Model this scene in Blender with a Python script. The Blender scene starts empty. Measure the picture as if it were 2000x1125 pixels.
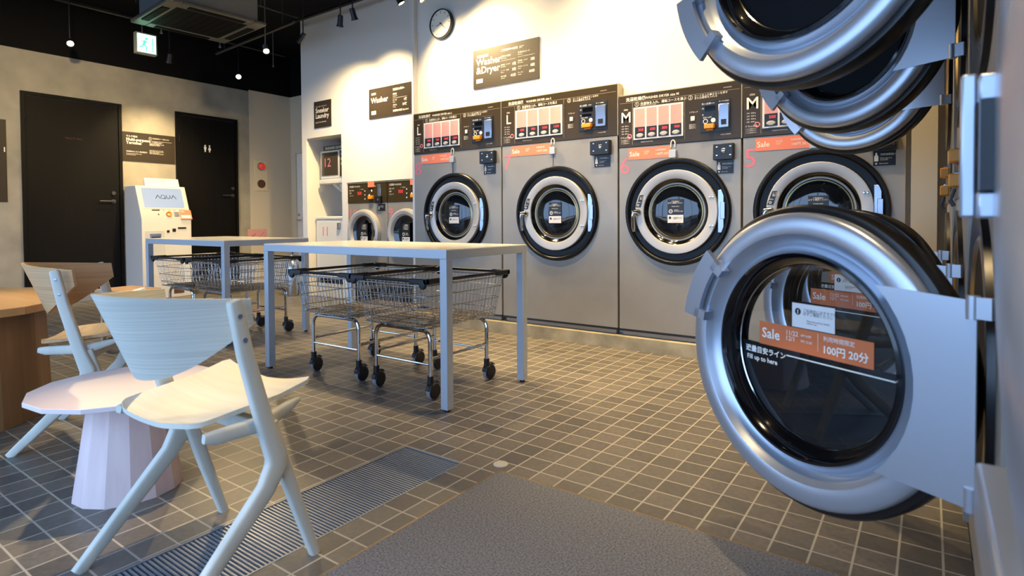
import bpy, bmesh, math, random
from mathutils import Vector, Matrix
random.seed(4)
S = bpy.context.scene
COL = S.collection
PI = math.pi
R = math.radians

# ------------------------------------------------------------------ camera
H = 0.93
YAW, PITCH, ROLL = -0.6195, -0.0232, -0.0057
FPX, CYPX = 1144.8, 456.5
def cam_axes():
    cy, sy = math.cos(YAW), math.sin(YAW)
    f = Vector((sy*math.cos(PITCH), cy*math.cos(PITCH), math.sin(PITCH)))
    r = Vector((cy, -sy, 0)); u = r.cross(f)
    r2 = math.cos(ROLL)*r + math.sin(ROLL)*u
    u2 = -math.sin(ROLL)*r + math.cos(ROLL)*u
    return r2, u2, f
cr, cu, cf = cam_axes()
cd = bpy.data.cameras.new('camera')
cam = bpy.data.objects.new('camera', cd); COL.objects.link(cam)
cam.matrix_world = Matrix(((cr.x, cu.x, -cf.x, 0), (cr.y, cu.y, -cf.y, 0), (cr.z, cu.z, -cf.z, H), (0, 0, 0, 1)))
cd.sensor_fit = 'HORIZONTAL'; cd.sensor_width = 36.0
cd.lens = FPX*36.0/2000.0
cd.shift_y = (CYPX-562.5)/2000.0
cd.clip_start = 0.02
cd.dof.use_dof = True; cd.dof.focus_distance = 3.6; cd.dof.aperture_fstop = 4.5
S.camera = cam

# ------------------------------------------------------------------ world, exposure, daylight
S.view_settings.view_transform = 'Standard'
S.view_settings.look = 'None'
S.view_settings.gamma = 1.0
S.view_settings.use_curve_mapping = False
S.view_settings.exposure = 0.0
w = bpy.data.worlds.new('overcast_sky'); S.world = w; w.use_nodes = True
wb = w.node_tree.nodes['Background']
wb.inputs['Color'].default_value = (0.40, 0.62, 1.0, 1)
wb.inputs['Strength'].default_value = 4.6
pl = bpy.data.lights.new('window_portal', 'AREA'); pl.shape = 'RECTANGLE'; pl.size = 8.6; pl.size_y = 2.5
pl.cycles.is_portal = True
po = bpy.data.objects.new('window_portal', pl); COL.objects.link(po)
po.location = (-3.7, -1.28, 1.27); po.rotation_euler = (R(90), 0, 0)

WARM = (1.0, 0.73, 0.37)
GAIN = 3.2
def spot(name, loc, aim, power, deg, blend=0.6, radius=0.04, col=WARM):
    l = bpy.data.lights.new(name, 'SPOT'); l.energy = power*GAIN; l.color = col
    l.spot_size = R(deg); l.spot_blend = blend; l.shadow_soft_size = radius
    o = bpy.data.objects.new(name, l); COL.objects.link(o)
    o.location = loc
    o.rotation_euler = (Vector(aim)-Vector(loc)).to_track_quat('-Z', 'Y').to_euler()
    return o

# ------------------------------------------------------------------ materials
def lin(v):
    v /= 255.0
    return v/12.92 if v <= 0.04045 else ((v+0.055)/1.055)**2.4
def rgb(r, g, b): return (lin(r), lin(g), lin(b), 1.0)
MATS = {}
def mat(name, c, rough=0.5, metal=0.0, spec=0.5, emit=None, es=0.0, coat=0.0):
    m = bpy.data.materials.new(name); m.use_nodes = True
    b = m.node_tree.nodes['Principled BSDF']
    b.inputs['Base Color'].default_value = c
    b.inputs['Roughness'].default_value = rough
    b.inputs['Metallic'].default_value = metal
    b.inputs['Specular IOR Level'].default_value = spec
    if coat: b.inputs['Coat Weight'].default_value = coat; b.inputs['Coat Roughness'].default_value = 0.05
    if emit: b.inputs['Emission Color'].default_value = emit; b.inputs['Emission Strength'].default_value = es
    MATS[name] = m
    return m
def nodes(m):
    nt = m.node_tree
    return nt, nt.nodes['Principled BSDF'], nt.nodes.new, nt.links.new
def noise_col(m, c1, c2, scale, detail=4, stretch=(1, 1, 1), lo=0.35, hi=0.65, bump=0.0):
    nt, b, N, L = nodes(m)
    tc = N('ShaderNodeTexCoord'); mp = N('ShaderNodeMapping'); mp.inputs['Scale'].default_value = stretch
    n = N('ShaderNodeTexNoise'); n.inputs['Scale'].default_value = scale; n.inputs['Detail'].default_value = detail
    r = N('ShaderNodeValToRGB'); r.color_ramp.elements[0].position = lo; r.color_ramp.elements[1].position = hi
    r.color_ramp.elements[0].color = c1; r.color_ramp.elements[1].color = c2
    L(tc.outputs['Object'], mp.inputs['Vector']); L(mp.outputs['Vector'], n.inputs['Vector'])
    L(n.outputs['Fac'], r.inputs['Fac']); L(r.outputs['Color'], b.inputs['Base Color'])
    if bump:
        bp = N('ShaderNodeBump'); bp.inputs['Strength'].default_value = bump; bp.inputs['Distance'].default_value = 0.004
        L(n.outputs['Fac'], bp.inputs['Height']); L(bp.outputs['Normal'], b.inputs['Normal'])
    return m

def tile_material():
    m = mat('floor_tiles', rgb(112, 106, 95), 0.42)
    nt, b, N, L = nodes(m)
    tc = N('ShaderNodeTexCoord'); sep = N('ShaderNodeSeparateXYZ'); L(tc.outputs['Object'], sep.inputs[0])
    def mth(op, a, bb=None, c=None):
        n = N('ShaderNodeMath'); n.operation = op
        for i, v in enumerate((a, bb, c)):
            if v is None: continue
            if isinstance(v, (int, float)): n.inputs[i].default_value = v
            else: L(v, n.inputs[i])
        return n.outputs[0]
    def axis(o, ph):
        v = mth('DIVIDE', mth('SUBTRACT', o, ph), 0.1)
        fr = mth('FRACT', v)
        d = mth('ABSOLUTE', mth('SUBTRACT', fr, 0.5))
        return mth('FLOOR', v), mth('GREATER_THAN', d, 0.471)
    ix, gx = axis(sep.outputs[0], 0.037); iy, gy = axis(sep.outputs[1], 0.0)
    grout = mth('MAXIMUM', gx, gy)
    cmb = N('ShaderNodeCombineXYZ'); L(ix, cmb.inputs[0]); L(iy, cmb.inputs[1])
    wn = N('ShaderNodeTexWhiteNoise'); wn.noise_dimensions = '3D'; L(cmb.outputs[0], wn.inputs['Vector'])
    tr = N('ShaderNodeValToRGB')
    tr.color_ramp.elements[0].color = rgb(88, 84, 79); tr.color_ramp.elements[1].color = rgb(110, 104, 96)
    L(wn.outputs['Value'], tr.inputs['Fac'])
    ns = N('ShaderNodeTexNoise'); ns.inputs['Scale'].default_value = 60; ns.inputs['Detail'].default_value = 5
    L(tc.outputs['Object'], ns.inputs['Vector'])
    mix1 = N('ShaderNodeMix'); mix1.data_type = 'RGBA'; mix1.blend_type = 'OVERLAY'
    mix1.inputs['Factor'].default_value = 0.45
    L(tr.outputs['Color'], mix1.inputs[6]); L(ns.outputs['Fac'], mix1.inputs[7])
    mix2 = N('ShaderNodeMix'); mix2.data_type = 'RGBA'
    L(grout, mix2.inputs['Factor']); L(mix1.outputs[2], mix2.inputs[6])
    mix2.inputs[7].default_value = rgb(172, 165, 151)
    L(mix2.outputs[2], b.inputs['Base Color'])
    rr = mth('MULTIPLY_ADD', ns.outputs['Fac'], 0.25, 0.30)
    L(rr, b.inputs['Roughness'])
    bp = N('ShaderNodeBump'); bp.inputs['Strength'].default_value = 0.35; bp.inputs['Distance'].default_value = 0.002
    h = mth('SUBTRACT', mth('MULTIPLY', ns.outputs['Fac'], 0.3), grout)
    L(h, bp.inputs['Height']); L(bp.outputs['Normal'], b.inputs['Normal'])
    return m
def wood_material(name, c1, c2, axis=2, rough=0.5, scale=26, st=None):
    m = mat(name, c1, rough)
    if st is None: st = [scale, scale, scale]; st[axis] = scale*0.07
    return noise_col(m, c1, c2, 1.0, 5, tuple(st), 0.3, 0.7)

tile_material()
noise_col(mat('concrete', rgb(176, 168, 148), 0.75), rgb(142, 137, 124), rgb(182, 175, 157), 2.6, 10, (1, 1, 1), 0.25, 0.75, 0.15)
noise_col(mat('plinth_concrete', rgb(160, 150, 125), 0.8), rgb(128, 122, 104), rgb(176, 166, 140), 6, 6, (1, 1, 1), 0.3, 0.7, 0.2)
mat('white_wall', rgb(226, 222, 214), 0.75)
mat('cream_wall', rgb(208, 196, 172), 0.75)
mat('black_paint', rgb(7, 7, 8), 0.75, spec=0.2)
noise_col(mat('black_door', rgb(8, 7, 6), 0.5, spec=0.2), rgb(5, 4, 4), rgb(10, 8, 7), 1.0, 3, (26, 26, 1.6))
mat('black_frame', rgb(8, 7, 6), 0.5, spec=0.2)
noise_col(mat('carpet', rgb(112, 112, 114), 0.95, spec=0.1), rgb(88, 88, 90), rgb(140, 140, 143), 170, 3, (1, 1, 1), 0.3, 0.7, 0.6)
mat('brass_trim', rgb(150, 125, 84), 0.4, 0.6)
mat('grate_steel', rgb(150, 154, 160), 0.35, 0.45)
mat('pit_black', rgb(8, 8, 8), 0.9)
mat('light_concrete', rgb(186, 180, 168), 0.7)
mat('frame_steel', rgb(182, 190, 198), 0.38, 0.15)
mat('table_top', rgb(210, 208, 200), 0.22, 0.0, 0.6)
mat('chrome', rgb(205, 205, 205), 0.12, 1.0)
mat('wire_chrome', rgb(190, 190, 188), 0.25, 1.0)
mat('black_plastic', rgb(20, 21, 25), 0.38)
mat('black_gloss', rgb(8, 9, 13), 0.10, 0.0, 0.6)
mat('rim_black', rgb(9, 9, 11), 0.34, 0.0, 0.22)
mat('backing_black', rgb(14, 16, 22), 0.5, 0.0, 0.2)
mat('tyre_grey', rgb(138, 138, 140), 0.55)
noise_col(mat('cabinet_grey', rgb(150, 146, 138), 0.42, 0.3), rgb(146, 142, 134), rgb(154, 150, 142), 3, 3)
mat('cabinet_edge', rgb(176, 166, 140), 0.4, 0.3)
mat('panel_brown_warmlit', rgb(58, 47, 22), 0.3, 0.0, 0.32)  # dark brown, with warm reflections mixed into the colour
mat('panel_line', rgb(150, 140, 112), 0.5)
mat('print_white', rgb(240, 236, 224), 0.6)
mat('print_grey', rgb(168, 160, 140), 0.6)
mat('board_white', rgb(226, 222, 218), 0.4)
mat('pink_print', rgb(222, 160, 154), 0.5)
mat('red_digits', rgb(225, 60, 60), 0.4, emit=rgb(255, 60, 60), es=0.6)
mat('button_grey', rgb(180, 178, 172), 0.35)
mat('coin_orange', rgb(238, 150, 30), 0.35)
mat('plate_steel', rgb(165, 172, 186), 0.25, 0.9)
mat('sale_coral', rgb(240, 132, 98), 0.5)
mat('sale_orange', rgb(212, 112, 62), 0.45)
mat('number_pink', rgb(226, 120, 136), 0.5)
mat('door_silver', rgb(186, 184, 180), 0.45, 0.35)
mat('dryer_silver', rgb(182, 190, 202), 0.30, 0.7)
mat('dark_rubber', rgb(16, 17, 20), 0.32)
mat('deep_glass', rgb(14, 18, 24), 0.06, 0.0, 0.8)
mat('gold_tint_steel', rgb(150, 130, 84), 0.25, 1.0)  # golden tint carries a warm reflection in the washer doors
mat('label_black', rgb(20, 18, 18), 0.4)
mat('sign_brown', rgb(50, 42, 32), 0.5, spec=0.4)
mat('clock_face', rgb(238, 232, 216), 0.5)
mat('kiosk_white', rgb(206, 204, 198), 0.4)
mat('screen', rgb(60, 64, 70), 0.3, emit=rgb(214, 230, 250), es=0.72)
mat('logo_blue', rgb(22, 40, 72), 0.5)
mat('exit_light', rgb(190, 255, 225), 0.4, emit=(0.42, 1.0, 0.72, 1), es=3.2)
mat('exit_green', rgb(60, 200, 140), 0.4, emit=(0.10, 0.75, 0.40, 1), es=1.4)
mat('lamp_glow', rgb(255, 240, 200), 0.4, emit=(1.0, 0.86, 0.55, 1), es=14.0)
mat('ac_white_dimmed', rgb(112, 114, 112), 0.5)  # white darkened: the weak light under the ceiling is in the colour
mat('ac_dark', rgb(5, 5, 5), 0.7, spec=0.1)
mat('ac_panel_shaded', rgb(84, 82, 74), 0.5)  # unlit underside, its shade put into the colour
mat('steel_conduit', rgb(90, 90, 90), 0.35, 0.7)
mat('alarm_red', rgb(210, 60, 48), 0.35, emit=rgb(255, 60, 50), es=0.25)
mat('alarm_cream', rgb(216, 204, 168), 0.5)
mat('brown_mesh', rgb(92, 56, 40), 0.6)
mat('appliance_white', rgb(226, 222, 208), 0.35)
mat('smoked_glass', rgb(70, 64, 52), 0.12, 0.0, 0.7)
wood_material('ash_white', rgb(202, 201, 188), rgb(222, 221, 209), st=(2, 2, 260))
wood_material('ash_seat', rgb(216, 212, 198), rgb(226, 223, 211), st=(3, 60, 3))
wood_material('oak_back', rgb(190, 148, 102), rgb(212, 172, 126), st=(2, 2, 240))
wood_material('ash_white_post', rgb(200, 198, 184), rgb(216, 214, 202), 2, 0.5, 14)
wood_material('oak_warm', rgb(186, 142, 96), rgb(212, 170, 122), 0, 0.45, 60)
wood_material('oak_dark', rgb(126, 92, 56), rgb(158, 118, 74), 2, 0.5, 16)
wood_material('oak_top', rgb(206, 152, 92), rgb(226, 178, 118), 0, 0.3, 10)
wood_material('pink_wood', rgb(214, 188, 186), rgb(236, 214, 210), 2, 0.5, 16)
mat('pink_top', rgb(240, 222, 220), 0.4)
mat('extinguisher_steel', rgb(170, 174, 178), 0.25, 0.9)
mat('pavement_grey', rgb(120, 120, 118), 0.9)

def glass_material():
    m = bpy.data.materials.new('door_glass'); m.use_nodes = True
    nt = m.node_tree; nt.nodes.remove(nt.nodes['Principled BSDF'])
    o = nt.nodes['Material Output']; N = nt.nodes.new; L = nt.links.new
    t = N('ShaderNodeBsdfTransparent'); t.inputs['Color'].default_value = (0.80, 0.83, 0.84, 1)
    g = N('ShaderNodeBsdfGlossy'); g.inputs['Roughness'].default_value = 0.02
    lw = N('ShaderNodeLayerWeight'); lw.inputs['Blend'].default_value = 0.5
    p = N('ShaderNodeMath'); p.operation = 'POWER'; p.inputs[1].default_value = 4.0
    f = N('ShaderNodeMath'); f.operation = 'MULTIPLY_ADD'; f.inputs[1].default_value = 0.9; f.inputs[2].default_value = 0.05
    x = N('ShaderNodeMixShader')
    L(lw.outputs['Facing'], p.inputs[0]); L(p.outputs[0], f.inputs[0]); L(f.outputs[0], x.inputs[0]); L(t.outputs[0], x.inputs[1]); L(g.outputs[0], x.inputs[2]); L(x.outputs[0], o.inputs['Surface'])
    MATS['door_glass'] = m
glass_material()

# ------------------------------------------------------------------ mesh builder
TXT = {}
def text_mesh(s, size, align='LEFT', space=1.0, bold=0.0):
    key = (s, round(size, 5), align, space, bold)
    if key in TXT: return TXT[key]
    c = bpy.data.curves.new('text_tmp', 'FONT'); c.body = s; c.size = size
    c.align_x = align; c.resolution_u = 2; c.space_character = space; c.space_line = 0.85; c.offset = bold
    o = bpy.data.objects.new('text_tmp', c); COL.objects.link(o)
    bpy.context.view_layer.update()
    dg = bpy.context.evaluated_depsgraph_get()
    me = bpy.data.meshes.new_from_object(o.evaluated_get(dg))
    bpy.data.objects.remove(o); bpy.data.curves.remove(c)
    TXT[key] = me
    return me

class MB:
    def __init__(s, M=None):
        s.bm = bmesh.new(); s.M = M or Matrix.Identity(4)
    def v(s, p): return s.bm.verts.new(s.M @ Vector(p))
    def face(s, vs):
        try: return s.bm.faces.new(vs)
        except ValueError: return None
    def quad(s, *ps): s.face([s.v(p) for p in ps]); return s
    def box(s, x0, x1, y0, y1, z0, z1):
        a = [s.v(p) for p in ((x0,y0,z0),(x1,y0,z0),(x1,y1,z0),(x0,y1,z0),(x0,y0,z1),(x1,y0,z1),(x1,y1,z1),(x0,y1,z1))]
        for f in ((3,2,1,0),(4,5,6,7),(0,1,5,4),(1,2,6,5),(2,3,7,6),(3,0,4,7)): s.face([a[i] for i in f])
        return s
    def prism(s, poly, d, n=(0, 0, 1)):
        """poly: 3D points of a planar outline; extruded by d along n"""
        n = Vector(n)*d
        a = [s.v(p) for p in poly]; b = [s.v(Vector(p)+n) for p in poly]
        s.face(a[::-1]); s.face(b)
        for i in range(len(a)):
            j = (i+1) % len(a); s.face([a[i], a[j], b[j], b[i]])
        return s
    def tube(s, pts, r, seg=8, closed=False, cap=True, up=None):
        pts = [Vector(p) for p in pts]; n = len(pts)
        rr = r if isinstance(r, (list, tuple)) else [r]*n
        rings = []; prev = None
        for i, p in enumerate(pts):
            if closed: t = (pts[(i+1) % n]-pts[i-1])
            elif i == 0: t = pts[1]-pts[0]
            elif i == n-1: t = pts[-1]-pts[-2]
            else: t = (pts[i+1]-p).normalized()+(p-pts[i-1]).normalized()
            t.normalize()
            if prev is None:
                a = Vector(up) if up else (Vector((0, 0, 1)) if abs(t.z) < 0.9 else Vector((1, 0, 0)))
                u = (a-t*a.dot(t)).normalized()
            else:
                u = prev-t*prev.dot(t)
                u = u.normalized() if u.length > 1e-6 else t.orthogonal().normalized()
            prev = u; w_ = t.cross(u)
            q = rr[i]
            rings.append([s.v(p+(u*math.cos(2*PI*k/seg)+w_*math.sin(2*PI*k/seg))*q) for k in range(seg)])
        m = n if closed else n-1
        for i in range(m):
            a, b = rings[i], rings[(i+1) % n]
            for k in range(seg): s.face([a[k], a[(k+1) % seg], b[(k+1) % seg], b[k]])
        if cap and not closed: s.face(rings[0][::-1]); s.face(rings[-1])
        return s
    def lathe(s, prof, c=(0, 0, 0), X=(1, 0, 0), Y=(0, 0, 1), Z=(0, -1, 0), seg=64, a0=0.0, a1=2*PI):
        """prof of (radius, height along Z) spun in the plane X,Y about Z"""
        c, X, Y, Z = map(Vector, (c, X, Y, Z)); full = abs(a1-a0-2*PI) < 1e-6
        k = seg if full else seg+1
        rows = []
        for (r, h) in prof:
            if r < 1e-6: rows.append([s.v(c+Z*h)])
            else: rows.append([s.v(c+Z*h+(X*math.cos(a0+(a1-a0)*i/seg)+Y*math.sin(a0+(a1-a0)*i/seg))*r) for i in range(k)])
        for a, b in zip(rows, rows[1:]):
            for i in range(seg):
                j = (i+1) % k if full else i+1
                if len(a) == 1 and len(b) == 1: continue
                if len(a) == 1: s.face([a[0], b[j], b[i]])
                elif len(b) == 1: s.face([a[i], a[j], b[0]])
                else: s.face([a[i], a[j], b[j], b[i]])
        return s
    def cyl(s, p0, p1, r, seg=16): return s.tube([p0, p1], r, seg)
    def text(s, t, size, o, X=(1, 0, 0), Y=(0, 0, 1), align='LEFT', space=1.0, bold=0.0):
        me = text_mesh(t, size, align, space, bold); o, X, Y = map(Vector, (o, X, Y))
        vs = [s.v(o+X*q.co.x+Y*q.co.y) for q in me.vertices]
        for p in me.polygons:
            s.face([vs[i] for i in p.vertices])
        return s
    def rect(s, o, X, Y, x0, x1, y0, y1, d=0.0):
        """rectangle on a plane at o spanned by X,Y; with d it gets thickness along X x Y"""
        o, X, Y = map(Vector, (o, X, Y)); n = X.cross(Y)
        P = [o+X*a+Y*b for a, b in ((x0, y0), (x1, y0), (x1, y1), (x0, y1))]
        if d: s.prism(P, d, n)
        else: s.quad(*P)
        return s
    def build(s, name, m, parent=None, bevel=0.0, smooth=35, seg=2):
        me = bpy.data.meshes.new(name)
        bmesh.ops.recalc_face_normals(s.bm, faces=s.bm.faces)
        s.bm.to_mesh(me); s.bm.free()
        me.materials.append(MATS[m])
        if smooth:
            me.polygons.foreach_set('use_smooth', [True]*len(me.polygons))
            me.set_sharp_from_angle(angle=R(smooth))
        o = bpy.data.objects.new(name, me); COL.objects.link(o)
        if parent: o.parent = parent
        if bevel:
            bv = o.modifiers.new('bevel', 'BEVEL'); bv.width = bevel; bv.segments = seg; bv.limit_method = 'ANGLE'; bv.angle_limit = R(40)
        return o

def thing(name, label, cat, loc=(0, 0, 0), rz=0.0, group=None):
    o = bpy.data.objects.new(name, None); COL.objects.link(o); o.empty_display_size = 0.1
    o.location = loc; o.rotation_euler = (0, 0, rz)
    o['label'] = label; o['category'] = cat; o['kind'] = 'thing'
    if group: o['group'] = group
    return o
def tag(o, label, cat, group=None):
    o['label'] = label; o['category'] = cat; o['kind'] = 'thing'
    if group: o['group'] = group
    return o
def struct(o, kind='structure'): o['kind'] = kind; return o
def dup(root, loc=None, rz=None, label=None, group=None, skip=()):
    def cp(o, parent):
        c = o.copy(); COL.objects.link(c); c.parent = parent
        for ch in [q for q in o.children]:
            cp(ch, c)
        return c
    r = cp(root, None)
    if loc is not None: r.location = loc
    if rz is not None: r.rotation_euler = (0, 0, rz)
    if label: r['label'] = label
    if group: r['group'] = group
    return r

# ------------------------------------------------------------------ the room
XW, YC, YWASH, YWD, ZC, YF = -8.1, 5.45, 4.45, 4.0, 3.45, -1.3
XE = 1.1
DX0, DX1, DY0, DY1 = -1.752, -1.45, 0.0, 1.697      # drain opening in the floor
def floor():
    b = MB()
    for (x0, x1, y0, y1) in ((XW, DX0, YF, YC), (DX1, XE, YF, YC), (DX0, DX1, YF, DY0), (DX0, DX1, DY1, YC)):
        b.box(x0, x1, y0, y1, -0.12, 0.0)
    struct(b.build('floor', 'floor_tiles', smooth=0))
floor()
struct(MB().box(XW-.2, XE+.2, YF-.2, YC+.2, ZC, ZC+.1).build('ceiling', 'black_paint', smooth=0))
# left wall: board-marked concrete up to 2.83 m, white paint beside it, black above
struct(MB().box(XW-.12, XW, YF, 4.767, 0, 2.83).build('wall_left', 'concrete', smooth=0))
struct(MB().box(XW-.12, XW, 4.767, YC, 0, 2.85).build('wall_left_white', 'cream_wall', smooth=0))
struct(MB().box(XW-.12, XW, YF, YC, 2.85, ZC).box(XW-.12, XW, YF, 4.767, 2.83, 2.85).build('wall_left_upper', 'black_paint', smooth=0))
b = MB(); b.box(XW, -6.3, YC, YC+.12, 0, 2.85)
struct(b.build('wall_corridor', 'cream_wall', smooth=0))
struct(MB().box(XW, -6.3, YC, YC+.12, 2.85, ZC).build('wall_corridor_upper', 'black_paint', smooth=0))
# washer wall with the niche and the washer recess
NX0, NX1, NZ = -6.29, -5.62, 1.95
RX0, RX1, RZ = -5.53, -3.95, 1.375
b = MB()
b.box(-6.38, NX0, YWASH, YC, 0, ZC)
b.box(NX0, NX1, YWASH, YWASH+.65, NZ, ZC)
b.box(NX1, RX0, YWASH, YWASH+.65, 0, ZC)
b.box(RX0, RX1, YWASH, YWASH+.1, RZ, ZC)
b.box(RX0, RX1, YWASH+.75, YWASH+.8, 0, RZ)
struct(b.build('wall_washers', 'white_wall', smooth=0))
struct(MB().box(NX0, NX1, YWASH+.65, YWASH+.72, 0, NZ).build('wall_niche', 'white_wall', smooth=0))
b = MB(); b.box(-3.94, XE, YWD, YWD+.12, 0, ZC); b.box(-3.94, -3.91, 3.93, YWD, 0, 1.9)
b.box(-3.95, -3.93, 3.955, YWASH, 0, ZC)
struct(b.build('wall_washer_dryers', 'white_wall', smooth=0))
struct(MB().box(-0.085, 0.03, 3.80, YWD, 0, ZC).build('wall_column', 'cream_wall', smooth=0))
struct(MB().box(XE-.1, XE, YF, YWD, 0, ZC).build('wall_right', 'cream_wall', smooth=0))
# storefront behind the camera: header, sill and mullions, open to the overcast sky
b = MB(); b.box(XW, XE, YF-.1, YF, 2.55, ZC); b.box(0.62, XE, YF-.1, YF, 0, 2.55)
struct(b.build('wall_front', 'black_paint', smooth=0))
b = MB()
for x in (XW+.03, -6.4, -4.7, -3.0, -1.3, 0.6): b.box(x-.03, x+.03, YF-.06, YF, 0, 2.55)
b.box(XW, 0.62, YF-.06, YF, 0, .06)
struct(b.build('window_1', 'black_frame', smooth=0))
struct(MB().box(XW-4, XE+4, YF-9, YF-.1, -.14, -.02).build('pavement', 'pavement_grey', smooth=0))

# plinth under the washer-dryers
b = MB(); b.box(-3.95, 0.03, 3.867, YWD, 0, 0.09)
struct(b.build('trim_1', 'plinth_concrete', smooth=0))

def door(n, y0, y1, ztop, hx, hz, side):
    fr = MB(); x = XW
    fr.box(x, x+.03, y0, y0+.035, 0, ztop); fr.box(x, x+.03, y1-.035, y1, 0, ztop); fr.box(x, x+.03, y0+.035, y1-.035, ztop-.035, ztop)
    f = struct(fr.build('door_%d' % n, 'black_frame', smooth=0))
    lf = MB().box(x+.004, x+.018, y0+.04, y1-.04, .10, ztop-.04).build('leaf', 'black_door', f, smooth=0)
    MB().box(x+.004, x+.02, y0+.04, y1-.04, .004, .10).build('kick_plate', 'grate_steel', f, smooth=0)
    h = MB(); yy = hx
    h.cyl((x+.018, yy, hz), (x+.026, yy, hz), .026, 16); h.tube([(x+.02, yy, hz), (x+.065, yy, hz), (x+.068, yy-.02, hz), (x+.068, yy-.16, hz)], .009, 8)
    h.cyl((x+.018, yy, hz+.10), (x+.04, yy, hz+.10), .022, 16)
    h.build('door_handle', 'steel_conduit', f)
    for z in (.35, ztop-.35):
        MB().cyl((x+.03, y0+.04, z-.05), (x+.03, y0+.04, z+.05), .009, 8).build('hinge', 'black_frame', f)
    return f
d1 = door(1, 2.12, 3.10, 2.375, 2.995, 1.185, 1)
d2 = door(2, 3.733, 4.575, 2.385, 4.49, 1.30, 1)
b = MB(); b.text('MULTI WC', .035, (XW+.02, 2.52, 1.89), (0, 1, 0), (0, 0, 1)); b.build('lettering', 'brown_mesh', d1, smooth=0)
b = MB()                                                            # man and woman pictogram
for dy, wmn in ((4.115, 0), (4.175, 1)):
    o = (XW+.0195, dy, 1.93)
    b.lathe([(0, 0), (.011, 0)], (XW+.0195, dy, 1.972), (0, 1, 0), (0, 0, 1), (1, 0, 0), 14)
    if wmn: b.quad((XW+.0195, dy-.008, 1.958), (XW+.0195, dy+.008, 1.958), (XW+.0195, dy+.022, 1.915), (XW+.0195, dy-.022, 1.915))
    else: b.quad((XW+.0195, dy-.018, 1.958), (XW+.0195, dy+.018, 1.958), (XW+.0195, dy+.013, 1.915), (XW+.0195, dy-.013, 1.915))
    b.quad((XW+.0195, dy-.009, 1.915), (XW+.0195, dy+.009, 1.915), (XW+.0195, dy+.008, 1.885), (XW+.0195, dy-.008, 1.885))
b.build('pictogram', 'print_white', d2, smooth=0)
# white corridor door facing us
b = MB(); x0, x1 = -7.99, -7.1
b.box(x0, x0+.05, YC-.03, YC, 0, 2.02); b.box(x1-.05, x1, YC-.03, YC, 0, 2.02); b.box(x0+.05, x1-.05, YC-.03, YC, 1.97, 2.02)
d3 = struct(b.build('door_3', 'cream_wall', smooth=0))
MB().box(x0+.055, x1-.055, YC-.012, YC, .01, 1.965).build('leaf', 'white_wall', d3, smooth=0)
b = MB(); b.tube([(x0+.11, YC-.012, .95), (x0+.11, YC-.06, .95), (x0+.22, YC-.065, .95)], .01, 8); b.cyl((x0+.11, YC-.012, 1.03), (x0+.11, YC-.03, 1.03), .02, 14)
b.build('door_handle', 'chrome', d3)

# floor fittings ---------------------------------------------------
g = thing('drain_grate', 'long steel floor drain grate of narrow cross slats under the pale chair', 'grate', (0, 0, 0))
b = MB(); n = int((DY1-DY0-.02)/.0125)
for i in range(n):
    y = DY0+.012+i*.0125
    b.box(DX0+.006, DX1-.006, y, y+.0055, -.022, -.002)
b.build('slats', 'grate_steel', g, smooth=0)
for x in (DX0+.075, DX0+.15, DX0+.225):
    MB().cyl((x, DY0+.005, -.010), (x, DY1-.005, -.010), .004, 6).build('cross_rod', 'grate_steel', g)
b = MB()
b.box(DX0, DX0+.006, DY0, DY1, -.03, .001); b.box(DX1-.006, DX1, DY0, DY1, -.03, .001)
b.box(DX0+.006, DX1-.006, DY1-.006, DY1, -.03, .001); b.box(DX0+.006, DX1-.006, DY0, DY0+.006, -.03, .001)
b.build('frame', 'grate_steel', g, smooth=0)
MB().box(DX0, DX1, DY0, DY1, -.118, -.10).build('channel', 'pit_black', g, smooth=0)
CX0, CX1, CY0, CY1 = -1.284, -0.03, -1.2, 1.713
c = tag(MB().box(CX0, CX1, CY0, CY1, .0003, .006).build('floor_mat', 'carpet', smooth=0), 'grey speckled entrance mat let into the tiles', 'mat')
b = MB(); b.box(CX0-.008, CX0, CY0, CY1+.008, .0003, .0045); b.box(CX0, CX1, CY1, CY1+.008, .0003, .0045)
b.build('edge_trim', 'brass_trim', c, smooth=0)
t = tag(MB().lathe([(0, .004), (.024, .004), (.028, .003), (.029, .0003)], (-1.323, 1.773, 0), (1, 0, 0), (0, 1, 0), (0, 0, 1), 28).build('cleanout_cover', 'light_concrete'),
        'small round pale cap in the floor at the corner of the mat', 'floor cover')

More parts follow.
